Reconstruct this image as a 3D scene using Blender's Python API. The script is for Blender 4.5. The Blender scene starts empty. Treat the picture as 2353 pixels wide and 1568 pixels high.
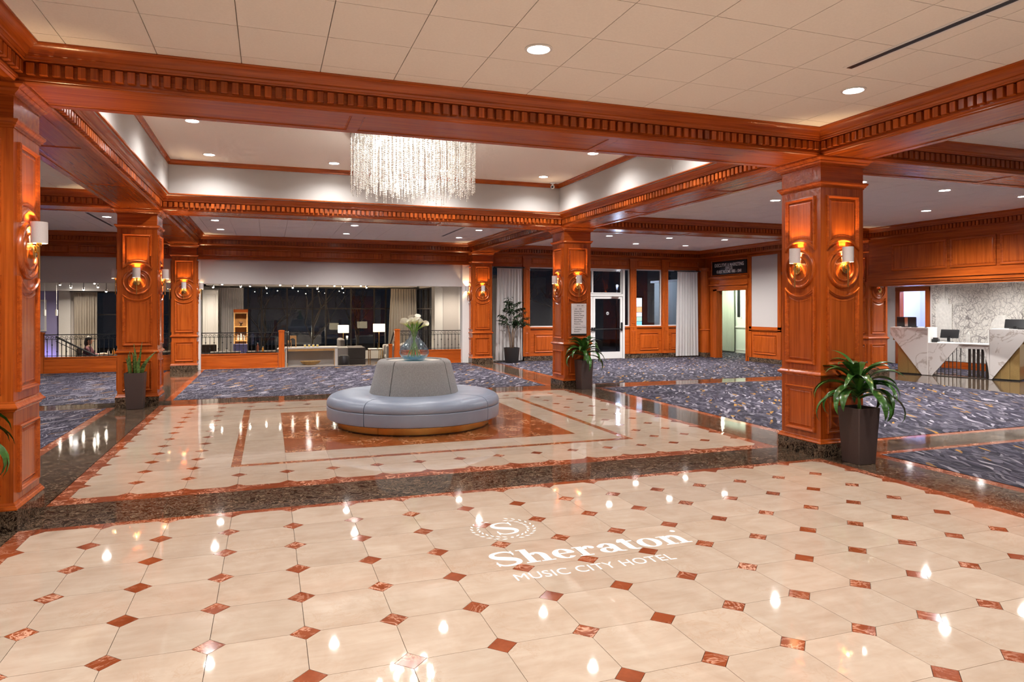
import bpy, bmesh, math, random
from mathutils import Vector, Matrix

random.seed(11)
sc = bpy.context.scene
col = sc.collection
R = math.radians
PI = math.pi

# ---------------------------------------------------------------- camera
cd = bpy.data.cameras.new('camera')
cd.sensor_width = 36.0
cd.sensor_fit = 'HORIZONTAL'
cd.lens = 1571.58 / 2353.0 * 36.0
cd.shift_x = 0.00551
cd.shift_y = -0.03201
cd.clip_start = 0.05
cd.clip_end = 200
cam = bpy.data.objects.new('camera', cd)
col.objects.link(cam)
cam.location = (1.1941, -4.5758, 1.6685)
cam.rotation_euler = (R(90), 0, -0.33438)
sc.camera = cam

# ---------------------------------------------------------------- world, view
w = bpy.data.worlds.new('night_sky')
sc.world = w
w.use_nodes = True
w.node_tree.nodes['Background'].inputs[0].default_value = (0.003, 0.004, 0.006, 1)
w.node_tree.nodes['Background'].inputs[1].default_value = 1.0
sc.view_settings.view_transform = 'Standard'
sc.view_settings.look = 'None'
sc.view_settings.gamma = 1.0
sc.view_settings.exposure = 1.16
sc.view_settings.use_curve_mapping = False
sc.cycles.use_adaptive_sampling = True
sc.cycles.adaptive_threshold = 0.09
sc.cycles.adaptive_min_samples = 12
sc.cycles.max_bounces = 6
sc.cycles.diffuse_bounces = 3
sc.cycles.glossy_bounces = 3
sc.cycles.transmission_bounces = 6
sc.cycles.transparent_max_bounces = 10
sc.cycles.caustics_reflective = False
sc.cycles.caustics_refractive = False
sc.cycles.sample_clamp_indirect = 6.0
sc.cycles.use_denoising = True

# light levels of the lamps the lobby has (watts)
P_DOWN = 120.0        # recessed ceiling downlight
P_SCONCE = 12.0        # shaded wall sconce
P_CHAND = 2.4        # each lamp inside the chandelier
C_DOWN = (1.0, 0.985, 0.965)
C_WARM = (1.0, 0.68, 0.34)

# ---------------------------------------------------------------- mesh helpers
class MB:
    def __init__(s):
        s.v = []; s.f = []
    def add(s, vs, fs):
        o = len(s.v)
        s.v += [tuple(p) for p in vs]
        s.f += [tuple(i + o for i in f) for f in fs]
        return s
    def box(s, x0, x1, y0, y1, z0, z1):
        return s.add([(x0,y0,z0),(x1,y0,z0),(x1,y1,z0),(x0,y1,z0),(x0,y0,z1),(x1,y0,z1),(x1,y1,z1),(x0,y1,z1)],
                     [(3,2,1,0),(4,5,6,7),(0,1,5,4),(1,2,6,5),(2,3,7,6),(3,0,4,7)])
    def cbox(s, x, y, z, a, b, c):
        return s.box(x-a/2, x+a/2, y-b/2, y+b/2, z-c/2, z+c/2)
    def bbox(s, x0, x1, y0, y1, z0, z1, b):
        """box with chamfered vertical and horizontal edges"""
        rings = []
        for z, d in ((z0,b),(z0+b,0),(z1-b,0),(z1,b)):
            c = b
            rings.append([(x0+d+c,y0+d,z),(x1-d-c,y0+d,z),(x1-d,y0+d+c,z),(x1-d,y1-d-c,z),(x1-d-c,y1-d,z),(x0+d+c,y1-d,z),(x0+d,y1-d-c,z),(x0+d,y0+d+c,z)])
        return s.rings(rings, cap0=True, cap1=True)
    def prism(s, pts, z0, z1):
        n = len(pts)
        vs = [(x,y,z0) for x,y in pts] + [(x,y,z1) for x,y in pts]
        fs = [tuple(range(n-1,-1,-1)), tuple(range(n,2*n))]
        fs += [(i,(i+1)%n,n+(i+1)%n,n+i) for i in range(n)]
        return s.add(vs, fs)
    def rings(s, rings, cap0=False, cap1=False, closed=True):
        n = len(rings[0]); vs = [p for r in rings for p in r]; fs = []
        for k in range(len(rings)-1):
            for i in range(n if closed else n-1):
                j = (i+1) % n
                fs.append((k*n+i, k*n+j, (k+1)*n+j, (k+1)*n+i))
        if cap0: fs.append(tuple(range(n-1,-1,-1)))
        if cap1: fs.append(tuple(range((len(rings)-1)*n, len(rings)*n)))
        return s.add(vs, fs)
    def lathe(s, prof, n=32, c=(0,0), cap0=False, cap1=False):
        return s.rings([[(c[0]+r*math.cos(2*PI*i/n), c[1]+r*math.sin(2*PI*i/n), z) for i in range(n)] for r,z in prof], cap0, cap1)
    def sqring(s, x0, x1, y0, y1, prof, cap0=False, cap1=False):
        """profile of (outward offset, z) swept round a rectangle with mitred corners"""
        return s.rings([[(x0-o,y0-o,z),(x1+o,y0-o,z),(x1+o,y1+o,z),(x0-o,y1+o,z)] for o,z in prof], cap0, cap1)
    def tube(s, pts, r, n=8, caps=True):
        pts = [Vector(p) for p in pts]; m = len(pts)
        rr = r if isinstance(r, (list,tuple)) else [r]*m
        rings = []; up = None
        for k in range(m):
            d = (pts[min(k+1,m-1)] - pts[max(k-1,0)]).normalized()
            if up is None:
                up = Vector((0,0,1)) if abs(d.z) < .9 else Vector((1,0,0))
            a = d.cross(up)
            if a.length < 1e-5: a = d.orthogonal()
            a.normalize(); b = a.cross(d).normalized(); up = b
            rings.append([tuple(pts[k] + (a*math.cos(2*PI*i/n) + b*math.sin(2*PI*i/n))*rr[k]) for i in range(n)])
        return s.rings(rings, caps, caps)
    def extrude(s, prof, axis, a0, a1):
        """closed 2-D profile swept along an axis: axis x -> prof (y,z); axis y -> prof (x,z)"""
        n = len(prof)
        if axis == 'x': vs = [(a0,p,q) for p,q in prof] + [(a1,p,q) for p,q in prof]
        else: vs = [(p,a0,q) for p,q in prof] + [(p,a1,q) for p,q in prof]
        fs = [tuple(range(n-1,-1,-1)), tuple(range(n,2*n))] + [(i,(i+1)%n,n+(i+1)%n,n+i) for i in range(n)]
        return s.add(vs, fs)
    def ell(s, c, r, n=12, m=8):
        rings = []
        for k in range(m+1):
            t = PI*k/m; q = max(math.sin(t), 1e-3)
            rings.append([(c[0]+r[0]*q*math.cos(2*PI*i/n), c[1]+r[1]*q*math.sin(2*PI*i/n), c[2]-r[2]*math.cos(t)) for i in range(n)])
        return s.rings(rings, True, True)
    def mesh(s, name='m', smooth=None, recalc=True):
        me = bpy.data.meshes.new(name)
        me.from_pydata(s.v, [], s.f)
        if recalc:
            bm = bmesh.new(); bm.from_mesh(me)
            bmesh.ops.recalc_face_normals(bm, faces=bm.faces)
            bm.to_mesh(me); bm.free()
        if smooth:
            me.polygons.foreach_set('use_smooth', [True]*len(me.polygons))
            if smooth is not True:
                me.set_sharp_from_angle(angle=R(smooth))
        me.update()
        return me
    def build(s, name, mat, parent=None, loc=(0,0,0), rz=0, smooth=None, recalc=True, **tags):
        return put(name, s.mesh(name, smooth, recalc), mat, parent, loc, rz, **tags)

def put(name, me, mat, parent=None, loc=(0,0,0), rz=0, rot=None, **tags):
    if mat is not None and not me.materials:
        me.materials.append(mat)
    o = bpy.data.objects.new(name, me)
    col.objects.link(o)
    o.parent = parent
    o.location = loc
    o.rotation_euler = rot if rot else (0,0,rz)
    for k, v in tags.items():
        o[{'cat':'category'}.get(k,k)] = v
    return o

def thing(name, label=None, cat=None, loc=(0,0,0), rz=0, group=None, kind=None):
    o = bpy.data.objects.new(name, None); col.objects.link(o)
    o.empty_display_size = .1
    o.location = loc; o.rotation_euler = (0,0,rz)
    if label: o['label'] = label
    if cat: o['category'] = cat
    if group: o['group'] = group
    if kind: o['kind'] = kind
    return o

def lamp(name, kind, power, color, parent=None, loc=(0,0,0), size=.05, angle=150, blend=.6, rot=(0,0,0)):
    d = bpy.data.lights.new(name, kind)
    d.energy = power; d.color = color
    if kind in ('POINT','SPOT'): d.shadow_soft_size = size
    if kind == 'SPOT': d.spot_size = R(angle); d.spot_blend = blend
    if kind == 'AREA': d.size = size
    o = bpy.data.objects.new(name, d); col.objects.link(o)
    o.parent = parent; o.location = loc; o.rotation_euler = rot
    return o

# ---------------------------------------------------------------- materials
class NT:
    def __init__(s, name):
        s.m = bpy.data.materials.new(name); s.m.use_nodes = True
        s.t = s.m.node_tree; s.b = s.t.nodes['Principled BSDF']; s.out = s.t.nodes['Material Output']
    def n(s, typ, **kw):
        nd = s.t.nodes.new(typ)
        for k, v in kw.items(): setattr(nd, k, v)
        return nd
    def l(s, a, b): s.t.links.new(a, b)
    def coord(s, scale=(1,1,1), kind='Object', rnd=0.0, rot=(0,0,0)):
        tc = s.n('ShaderNodeTexCoord'); mp = s.n('ShaderNodeMapping')
        mp.inputs['Scale'].default_value = scale; mp.inputs['Rotation'].default_value = rot
        if rnd:
            oi = s.n('ShaderNodeObjectInfo'); mu = s.n('ShaderNodeMath', operation='MULTIPLY'); mu.inputs[1].default_value = rnd
            s.l(oi.outputs['Random'], mu.inputs[0])
            ad = s.n('ShaderNodeVectorMath', operation='ADD')
            s.l(tc.outputs[kind], ad.inputs[0]); s.l(mu.outputs[0], ad.inputs[1])
            s.l(ad.outputs[0], mp.inputs['Vector'])
        else:
            s.l(tc.outputs[kind], mp.inputs['Vector'])
        return mp.outputs[0]
    def noise(s, vec, scale, detail=3, rough=.5, dist=0):
        nd = s.n('ShaderNodeTexNoise'); s.l(vec, nd.inputs['Vector'])
        nd.inputs['Scale'].default_value = scale; nd.inputs['Detail'].default_value = detail
        nd.inputs['Roughness'].default_value = rough; nd.inputs['Distortion'].default_value = dist
        return nd.outputs['Fac']
    def ramp(s, fac, stops, interp='LINEAR'):
        r = s.n('ShaderNodeValToRGB'); r.color_ramp.interpolation = interp
        e = r.color_ramp.elements
        while len(e) < len(stops): e.new(.5)
        for k, (p, c) in enumerate(stops):
            e[k].position = p; e[k].color = (c[0],c[1],c[2],1) if not isinstance(c,(int,float)) else (c,c,c,1)
        s.l(fac, r.inputs[0]); return r.outputs[0]
    def mix(s, fac, a, b, mode='MIX'):
        m = s.n('ShaderNodeMix', data_type='RGBA', blend_type=mode)
        for inp, val in ((m.inputs[0],fac),(m.inputs[6],a),(m.inputs[7],b)):
            if isinstance(val, (int,float)): inp.default_value = val
            elif isinstance(val, tuple): inp.default_value = (*val[:3],1)
            else: s.l(val, inp)
        return m.outputs[2]
    def bump(s, h, strength=.2, dist=.01):
        b = s.n('ShaderNodeBump'); b.inputs['Strength'].default_value = strength; b.inputs['Distance'].default_value = dist
        s.l(h, b.inputs['Height']); s.l(b.outputs[0], s.b.inputs['Normal'])
    def tint(s, colr, amt):
        """small per-object brightness difference"""
        oi = s.n('ShaderNodeObjectInfo'); mr = s.n('ShaderNodeMapRange')
        mr.inputs[3].default_value = 1-amt; mr.inputs[4].default_value = 1+amt
        s.l(oi.outputs['Random'], mr.inputs[0])
        hs = s.n('ShaderNodeHueSaturation'); s.l(mr.outputs[0], hs.inputs['Value']); s.l(colr, hs.inputs['Color'])
        return hs.outputs[0]
    def base(s, c): 
        if isinstance(c, tuple): s.b.inputs['Base Color'].default_value = (*c[:3],1)
        else: s.l(c, s.b.inputs['Base Color'])
        return s
    def set(s, **kw):
        mp = {'rough':'Roughness','metal':'Metallic','spec':'Specular IOR Level','coat':'Coat Weight','coatr':'Coat Roughness','trans':'Transmission Weight','ior':'IOR','sheen':'Sheen Weight','alpha':'Alpha','sub':'Subsurface Weight'}
        for k, v in kw.items(): s.b.inputs[mp[k]].default_value = v
        return s

def plain(name, c, rough=.5, metal=0, spec=.5, noise=0.0, nscale=20, **kw):
    t = NT(name)
    if noise:
        v = t.coord(rnd=3)
        f = t.noise(v, nscale, 2)
        lo = tuple(x*(1-noise) for x in c); hi = tuple(min(1,x*(1+noise)) for x in c)
        t.base(t.ramp(f, [(.3,lo),(.7,hi)]))
    else: t.base(tuple(c))
    t.set(rough=rough, metal=metal, spec=spec, **kw)
    return t.m

def emit(name, c, strength):
    t = NT(name); t.base((0,0,0)); t.set(rough=.6)
    t.b.inputs['Emission Color'].default_value = (*c,1); t.b.inputs['Emission Strength'].default_value = strength
    return t.m

def wood(name, axis, dark=(.25,.036,.004), light=(.60,.125,.014), tint=.08, rough=.27):
    t = NT(name)
    sc_ = {'x':(.5,9,9),'y':(9,.5,9),'z':(9,9,.5)}[axis]
    v = t.coord(sc_, rnd=7)
    a = t.noise(v, 2.2, 3, .6, .6)
    sc2 = {'x':(1.5,90,90),'y':(90,1.5,90),'z':(90,90,1.5)}[axis]
    b = t.noise(t.coord(sc2, rnd=7), 1.0, 2, .6)
    c = t.ramp(a, [(.22,dark),(.5,tuple((p+q)/2 for p,q in zip(dark,light))),(.80,light)])
    c = t.mix(.22, c, t.ramp(b, [(.35,tuple(x*.55 for x in dark)),(.65,light)]), 'MIX')
    t.base(t.tint(c, tint))
    t.set(rough=rough, spec=.42, coat=.08, coatr=.15)
    return t.m

M = {}
M['wood_x'] = wood('cherry_wood_x','x'); M['wood_y'] = wood('cherry_wood_y','y'); M['wood_z'] = wood('cherry_wood_z','z')
M['dentil'] = wood('cherry_wood_block','z', tint=.30)

def cream():
    t = NT('cream_marble')
    v = t.coord((1,1,1), rnd=40)
    cl = t.noise(v, 3.2, 4, .62, .8)
    streak = t.noise(t.coord((2,9,1), rnd=30), 1.6, 3, .6, .4)
    c = t.ramp(cl, [(.25,(.415,.30,.215)),(.5,(.485,.37,.278)),(.78,(.545,.44,.342))])
    c = t.mix(.30, c, t.ramp(streak, [(.3,(.405,.29,.205)),(.7,(.555,.455,.36))]))
    vein = t.noise(t.coord((1,1,1), rnd=55), 4.5, 5, .7, 1.2)
    vm = t.ramp(vein, [(.478,0.0),(.496,1.0),(.504,1.0),(.522,0.0)])
    gate = t.ramp(t.noise(v, 2.0, 2), [(.52,0.0),(.68,.38)])
    mu = t.n('ShaderNodeMath', operation='MULTIPLY'); t.l(vm, mu.inputs[0]); t.l(gate, mu.inputs[1])
    c = t.mix(mu.outputs[0], c, (.42,.27,.17))
    t.base(t.tint(c, .06)); t.set(rough=.038, spec=.36)
    return t.m
M['cream'] = cream()

def veined(name, lo, hi, vcol, vscale, vamt, rough=.10, tint=.08, cscale=6, stretch=(1,1,1), width=.02):
    t = NT(name)
    v = t.coord(stretch, rnd=25)
    c = t.ramp(t.noise(v, cscale, 3, .65, .7), [(.3,lo),(.7,hi)])
    vein = t.noise(t.coord(stretch, rnd=31), vscale, 4, .66, 2.2)
    vm = t.ramp(vein, [(.5-width*2,0.0),(.5-width*.4,vamt),(.5+width*.4,vamt),(.5+width*2,0.0)])
    g = t.ramp(t.noise(v, vscale*.6, 2), [(.42,.0),(.6,1.0)])
    mu = t.n('ShaderNodeMath', operation='MULTIPLY'); t.l(vm, mu.inputs[0]); t.l(g, mu.inputs[1])
    c = t.mix(mu.outputs[0], c, vcol)
    t.base(t.tint(c, tint)); t.set(rough=rough, spec=.45)
    return t.m
M['red'] = veined('red_marble', (.20,.043,.014), (.29,.070,.025), (.75,.42,.28), 5, .75)
M['red_deep'] = veined('russet_marble', (.24,.058,.014), (.34,.092,.026), (.80,.50,.28), 3.5, .6, rough=.09)
def emperador():
    t = NT('dark_brown_marble')
    v = t.coord((1,1,1), rnd=25)
    c = t.ramp(t.noise(v, 13, 5, .70, 1.2), [(.38,(.007,.004,.003)),(.52,(.028,.016,.010)),(.66,(.16,.10,.062))])
    vein = t.noise(t.coord((1,1,1), rnd=31), 12, 4, .72, 2.0)
    vm = t.ramp(vein, [(.46,0.0),(.495,.55),(.505,.55),(.54,0.0)])
    c = t.mix(vm, c, (.36,.25,.16))
    t.base(c); t.set(rough=.07, spec=.34)
    return t.m
M['dark'] = emperador()

def carpet():
    t = NT('patterned_carpet')
    v0 = t.coord((1,1,1))
    wob = t.n('ShaderNodeTexNoise'); t.l(v0, wob.inputs['Vector']); wob.inputs['Scale'].default_value = 1.7; wob.inputs['Detail'].default_value = 1
    su = t.n('ShaderNodeVectorMath', operation='SUBTRACT'); t.l(wob.outputs['Color'], su.inputs[0]); su.inputs[1].default_value = (.5,.5,.5)
    sl = t.n('ShaderNodeVectorMath', operation='SCALE'); t.l(su.outputs[0], sl.inputs[0]); sl.inputs['Scale'].default_value = .30
    ad = t.n('ShaderNodeVectorMath', operation='ADD'); t.l(v0, ad.inputs[0]); t.l(sl.outputs[0], ad.inputs[1])
    def turned(ang, sx, sy):
        a = t.n('ShaderNodeMapping'); t.l(ad.outputs[0], a.inputs[0]); a.inputs['Rotation'].default_value = (0,0,R(ang))
        b = t.n('ShaderNodeMapping'); t.l(a.outputs[0], b.inputs[0]); b.inputs['Scale'].default_value = (sx,sy,1); return b
    mp = turned(-55, 4.6, 27)
    vo = t.n('ShaderNodeTexVoronoi', voronoi_dimensions='2D'); t.l(mp.outputs[0], vo.inputs['Vector']); vo.inputs['Scale'].default_value = 1.0
    sx = t.n('ShaderNodeSeparateColor'); t.l(vo.outputs['Color'], sx.inputs[0])
    c = t.ramp(sx.outputs[0], [(0,(.006,.005,.011)),(.30,(.022,.018,.032)),(.52,(.052,.045,.066)),(.74,(.12,.106,.135)),(.87,(.32,.29,.325)),(.972,(.42,.20,.02))], 'CONSTANT')
    mp2 = turned(-97, 1.6, 24)
    v2 = t.n('ShaderNodeTexVoronoi', voronoi_dimensions='2D'); t.l(mp2.outputs[0], v2.inputs['Vector'])
    s2 = t.n('ShaderNodeSeparateColor'); t.l(v2.outputs['Color'], s2.inputs[0])
    c2 = t.ramp(s2.outputs[1], [(0,(.008,.007,.014)),(.35,(.030,.026,.042)),(.68,(.070,.062,.085)),(.88,(.24,.22,.25))], 'CONSTANT')
    c = t.mix(t.ramp(t.noise(v0, 2.2, 2), [(.42,.12),(.58,.75)]), c, c2)
    pile = t.noise(v0, 420, 2)
    c = t.mix(.10, c, t.ramp(pile, [(.3,(.012,.010,.018)),(.7,(.17,.155,.18))]))
    t.base(c); t.set(rough=.95, spec=.12)
    return t.m
M['carpet'] = carpet()
M['ceil'] = plain('ceiling_board', (.93,.875,.815), .85, spec=.2, noise=.02, nscale=60)
M['ceil_gap'] = plain('ceiling_grid', (.46,.39,.33), .7)
M['white'] = plain('white_paint', (.78,.755,.725), .7, spec=.25, noise=.015, nscale=40)
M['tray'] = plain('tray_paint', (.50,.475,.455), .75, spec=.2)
M['wallpaper'] = plain('grey_wall_fabric', (.56,.515,.49), .9, spec=.15, noise=.06, nscale=300)
M['metal'] = plain('white_trim_metal', (.85,.84,.82), .3)
M['brass'] = plain('brushed_brass', (.78,.50,.16), .26, metal=1.0, noise=.06, nscale=40)
M['steel'] = plain('brushed_steel', (.62,.61,.60), .3, metal=1.0)
M['iron'] = plain('black_wrought_iron', (.012,.011,.011), .42, spec=.5)
M['black'] = plain('black_plastic', (.010,.010,.011), .38)
M['lens'] = emit('lamp_lens', (1.0,.96,.92), 26.0)
M['pot'] = plain('brown_planter', (.060,.037,.032), .42, noise=.12, nscale=220)
M['soil'] = plain('potting_soil', (.05,.032,.02), .95, noise=.4, nscale=120)
# ================================================================ FLOOR
T = 0.4572
HD = 0.17 * T              # half diagonal of the red corner inserts
TH = 0.014                 # stone thickness
floor = MB().box(-8.2, 26, -9.6, 15.95, -.30, -TH).build('floor', plain('grout', (.16,.10,.065), .8), kind='structure',
        label='polished marble lobby floor with cream octagon tiles and dark bands', cat='floor')
_oct = {}
def polytile(pts, name, mat, g=.0014, kind=None):
    """a stone piece from its outline, drawn in by the joint width; mesh at its own centre"""
    cx = sum(p[0] for p in pts)/len(pts); cy = sum(p[1] for p in pts)/len(pts)
    q = []
    for x, y in pts:
        dx, dy = cx-x, cy-y; L = math.hypot(dx,dy) or 1
        q.append((x-cx+dx/L*g*1.2, y-cy+dy/L*g*1.2))
    key = (mat.name, tuple((round(a,3),round(b,3)) for a,b in q))
    if key not in _oct: _oct[key] = MB().prism(q, -TH, 0).mesh(name)
    o = put(name, _oct[key], mat, floor, (cx,cy,0))
    return o

def cell(i0, i1, j0, j1, px, py, ox, oy, cuts):
    x0,x1,y0,y1 = ox+i0*px, ox+i1*px, oy+j0*py, oy+j1*py
    h = HD; P = []
    P += [(x0+h,y0),] if cuts[0] else [(x0,y0)]
    P += [(x1-h,y0),(x1,y0+h)] if cuts[1] else [(x1,y0)]
    P += [(x1,y1-h),(x1-h,y1)] if cuts[2] else [(x1,y1)]
    P += [(x0+h,y1),(x0,y1-h)] if cuts[3] else [(x0,y1)]
    if cuts[0]: P += [(x0,y0+h)]
    return P
def clip(P, axis, lim, keep_less):
    out = []
    for k in range(len(P)):
        a, b = P[k], P[(k+1)%len(P)]
        ia = (a[axis] <= lim) == keep_less; ib = (b[axis] <= lim) == keep_less
        if ia: out.append(a)
        if ia != ib:
            t = (lim-a[axis])/(b[axis]-a[axis]); out.append((a[0]+t*(b[0]-a[0]), a[1]+t*(b[1]-a[1])))
    return out
def diamond(x, y):
    polytile([(x-HD,y),(x,y-HD),(x+HD,y),(x,y+HD)], 'diamond_tile', M['red'])
def border(x, y, L, bw, side, teeth=(1,1)):
    """one length of the toothed red border; inner edge through (x,y)"""
    P = [(-L/2,-bw),(L/2,-bw)] + ([(L/2,HD),(L/2-HD,0)] if teeth[1] else [(L/2,0)]) + ([(-L/2+HD,0),(-L/2,HD)] if teeth[0] else [(-L/2,0)])
    a = {'s':0,'e':PI/2,'n':PI,'w':-PI/2}[side]
    c, s_ = math.cos(a), math.sin(a)
    polytile([(x+p*c-q*s_, y+p*s_+q*c) for p,q in P], 'border_tile', M['red'], g=.001)

# --- front field (rows run towards the camera)
YF = 3*T
for i in range(-1, 15):
    for j in range(-6, 3):
        polytile(cell(i,i+1,j,j+1,T,T,0,0,(1,1,1,1)), 'octagon_tile', M['cream'])
for i in range(0, 15):
    for j in range(-6, 3): diamond(i*T, j*T)
for i in range(-1, 15): border((i+.5)*T, YF, T, .0784, 'n')
for j in range(-6, 3):
    border(-T, (j+.5)*T, T, .118, 'w', (j < 2,1)); border(15*T, (j+.5)*T, T, .118, 'e', (1,j < 2))
for x0, x1 in ((-T-.118,-T),(15*T,15*T+.118)):
    polytile([(x0,YF),(x1,YF),(x1,YF+.0784),(x0,YF+.0784)], 'border_tile', M['red'])
rest = MB(); restd = MB()
for i in range(-1, 15):
    for j in range(-19, -6):
        P = cell(i,i+1,j,j+1,T,T,0,0,(1,1,1,1)); cx=(i+.5)*T; cy=(j+.5)*T
        rest.prism([(cx+(x-cx)*.996, cy+(y-cy)*.996) for x,y in P], -TH, 0)
for i in range(-1, 16):
    for j in range(-19, -6): restd.prism([(i*T-HD*.97,j*T),(i*T,j*T-HD*.97),(i*T+HD*.97,j*T),(i*T,j*T+HD*.97)], -TH, 0)
rest.build('octagon_tiling', M['cream'], floor, kind='stuff')
restd.build('diamond_tiling', M['red'], floor, kind='stuff')

# --- middle field with its inlaid frame
OX, OY, PX, PY = 0.0, 2.309, T, .4582          # lattice i -> X, j(0..13) -> Y
fx0, fx1, fy0, fy1 = .819, 5.597, 3.147, 7.43     # frame, outer edge
hx0, hx1, hy0, hy1 = .914, 5.502, 3.242, 7.37     # frame, inner edge
cx0, cx1, cy0, cy1 = 1.374, 5.045, 3.712, 6.90     # russet centre
def has_d(i, j):
    x, y = OX+i*PX, OY+j*PY
    return not (fx0-.02 < x < fx1+.02 and fy0-.02 < y < fy1+.02)
for i in range(-1, 15):
    for j in range(0, 13):
        P = cell(i,i+1,j,j+1,PX,PY,OX,OY,(has_d(i,j),has_d(i+1,j),has_d(i+1,j+1),has_d(i,j+1)))
        xa,xb,ya,yb = OX+i*PX,OX+(i+1)*PX,OY+j*PY,OY+(j+1)*PY
        if xb <= fx0+.001 or xa >= fx1-.001 or yb <= fy0+.001 or ya >= fy1-.001:
            polytile(P, 'octagon_tile', M['cream']); continue
        if xa >= fx0 and xb <= fx1 and ya >= fy0 and yb <= fy1: continue
        pieces = []
        if ya < fy0 < yb: pieces.append(clip(P,1,fy0,True)); rest_ = clip(P,1,fy0,False)
        elif ya < fy1 < yb: pieces.append(clip(P,1,fy1,False)); rest_ = clip(P,1,fy1,True)
        else: rest_ = P
        if xa < fx0 < xb: pieces.append(clip(rest_,0,fx0,True))
        elif xa < fx1 < xb: pieces.append(clip(rest_,0,fx1,False))
        for q in pieces:
            if len(q) > 2: polytile(q, 'octagon_tile', M['cream'], g=.0009)
for i in range(0, 15):
    for j in range(1, 13):
        if has_d(i,j): diamond(OX+i*PX, OY+j*PY)
YM0, YM1 = OY, OY+13*PY
for i in range(-1, 15):
    border((i+.5)*T, YM0, T, .189, 's'); border((i+.5)*T, YM1, T, .175, 'n')
for j in range(13):
    border(-T, OY+(j+.5)*PY, PY, .125, 'w', (j < 12,j > 0)); border(15*T, OY+(j+.5)*PY, PY, .125, 'e', (j > 0,j < 12))
for x0, x1 in ((-T-.125,-T),(15*T,15*T+.125)):
    polytile([(x0,YM0-.189),(x1,YM0-.189),(x1,YM0),(x0,YM0)], 'border_tile', M['red'])
    polytile([(x0,YM1),(x1,YM1),(x1,YM1+.175),(x0,YM1+.175)], 'border_tile', M['red'])
# inlaid frame: mitred strips in lengths
n = 10
for k in range(n):
    a, b = fx0+(fx1-fx0)*k/n, fx0+(fx1-fx0)*(k+1)/n
    la = max(a,hx0) if k == 0 else a; lb = min(b,hx1) if k == n-1 else b
    polytile([(a,fy0),(b,fy0),(lb,hy0),(la,hy0)], 'inlay_strip', M['red_deep'], g=.0006)
    polytile([(la,hy1),(lb,hy1),(b,fy1),(a,fy1)], 'inlay_strip', M['red_deep'], g=.0006)
n = 9
for k in range(n):
    a, b = fy0+(fy1-fy0)*k/n, fy0+(fy1-fy0)*(k+1)/n
    la = max(a,hy0) if k == 0 else a; lb = min(b,hy1) if k == n-1 else b
    polytile([(fx0,a),(hx0,la),(hx0,lb),(fx0,b)], 'inlay_strip', M['red_deep'], g=.0006)
    polytile([(hx1,la),(fx1,a),(fx1,b),(hx1,lb)], 'inlay_strip', M['red_deep'], g=.0006)
# cream ring inside the frame
for k in range(8):
    a, b = cx0+(cx1-cx0)*k/8, cx0+(cx1-cx0)*(k+1)/8
    polytile([(a,hy0),(b,hy0),(b,cy0),(a,cy0)], 'cream_slab', M['cream'], g=.0008)
    polytile([(a,cy1),(b,cy1),(b,hy1),(a,hy1)], 'cream_slab', M['cream'], g=.0008)
ys = [hy0,cy0] + [cy0+(cy1-cy0)*k/7 for k in range(1,7)] + [cy1,hy1]
for k in range(len(ys)-1):
    polytile([(hx0,ys[k]),(cx0,ys[k]),(cx0,ys[k+1]),(hx0,ys[k+1])], 'cream_slab', M['cream'], g=.0008)
    polytile([(cx1,ys[k]),(hx1,ys[k]),(hx1,ys[k+1]),(cx1,ys[k+1])], 'cream_slab', M['cream'], g=.0008)
for i in range(8):
    for j in range(7):
        a, b = cx0+(cx1-cx0)*i/8, cx0+(cx1-cx0)*(i+1)/8
        c, d = cy0+(cy1-cy0)*j/7, cy0+(cy1-cy0)*(j+1)/7
        polytile([(a,c),(b,c),(b,d),(a,d)], 'russet_slab', M['red_deep'], g=.0012)

# --- dark bands on the column lines, with red edging against the carpet
def slabs(x0, x1, y0, y1, L=.92, mat='dark', name='dark_slab'):
    if x1-x0 > y1-y0:
        n = max(1, round((x1-x0)/L))
        for k in range(n):
            a, b = x0+(x1-x0)*k/n, x0+(x1-x0)*(k+1)/n
            polytile([(a,y0),(b,y0),(b,y1),(a,y1)], name, M[mat], g=.0008)
    else:
        n = max(1, round((y1-y0)/L))
        for k in range(n):
            a, b = y0+(y1-y0)*k/n, y0+(y1-y0)*(k+1)/n
            polytile([(x0,a),(x1,a),(x1,b),(x0,b)], name, M[mat], g=.0008)
XL0, XL1 = -1.235, -.575       # dark band, west column line
XR0, XR1 = 6.976, 7.640        # dark band, east column line
YA0, YA1 = 1.45, 2.120         # dark band, first cross line
YB0, YB1 = 8.441, 9.06         # second cross line
slabs(XL0, XL1, -8.5, 15.55); slabs(XR0, XR1, -8.5, 15.3)
slabs(XL1, XR0, YA0, YA1); slabs(XL1, XR0, YB0, YB1)
slabs(-8, XL0, 1.50, 2.04); slabs(-8, XL0, 8.42, 9.05)
slabs(XR1, 15.0, 1.50, 2.02); slabs(XR1, 15.0, 8.43, 8.99)
slabs(XL1, XL1+.13, 9.06, 15.5, mat='red', name='red_edging'); slabs(XR0-.13, XR0, 9.06, 15.3, mat='red', name='red_edging')
slabs(XL0-.125, XL0, 2.04, 8.42, mat='red', name='red_edging'); slabs(XL0-.125, XL0, 9.05, 15.5, mat='red', name='red_edging')
slabs(XL0-.125, XL0, -8.5, 1.5, mat='red', name='red_edging')
slabs(XR1, XR1+.15, -8.5, 1.38, mat='red', name='red_edging'); slabs(XR1, XR1+.15, 2.14, 8.30, mat='red', name='red_edging'); slabs(XR1, XR1+.15, 9.06, 15.3, mat='red', name='red_edging')
slabs(XR1, 15.0, 1.38, 1.50, mat='red', name='red_edging'); slabs(XR1, 15.0, 2.02, 2.14, mat='red', name='red_edging')
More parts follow.
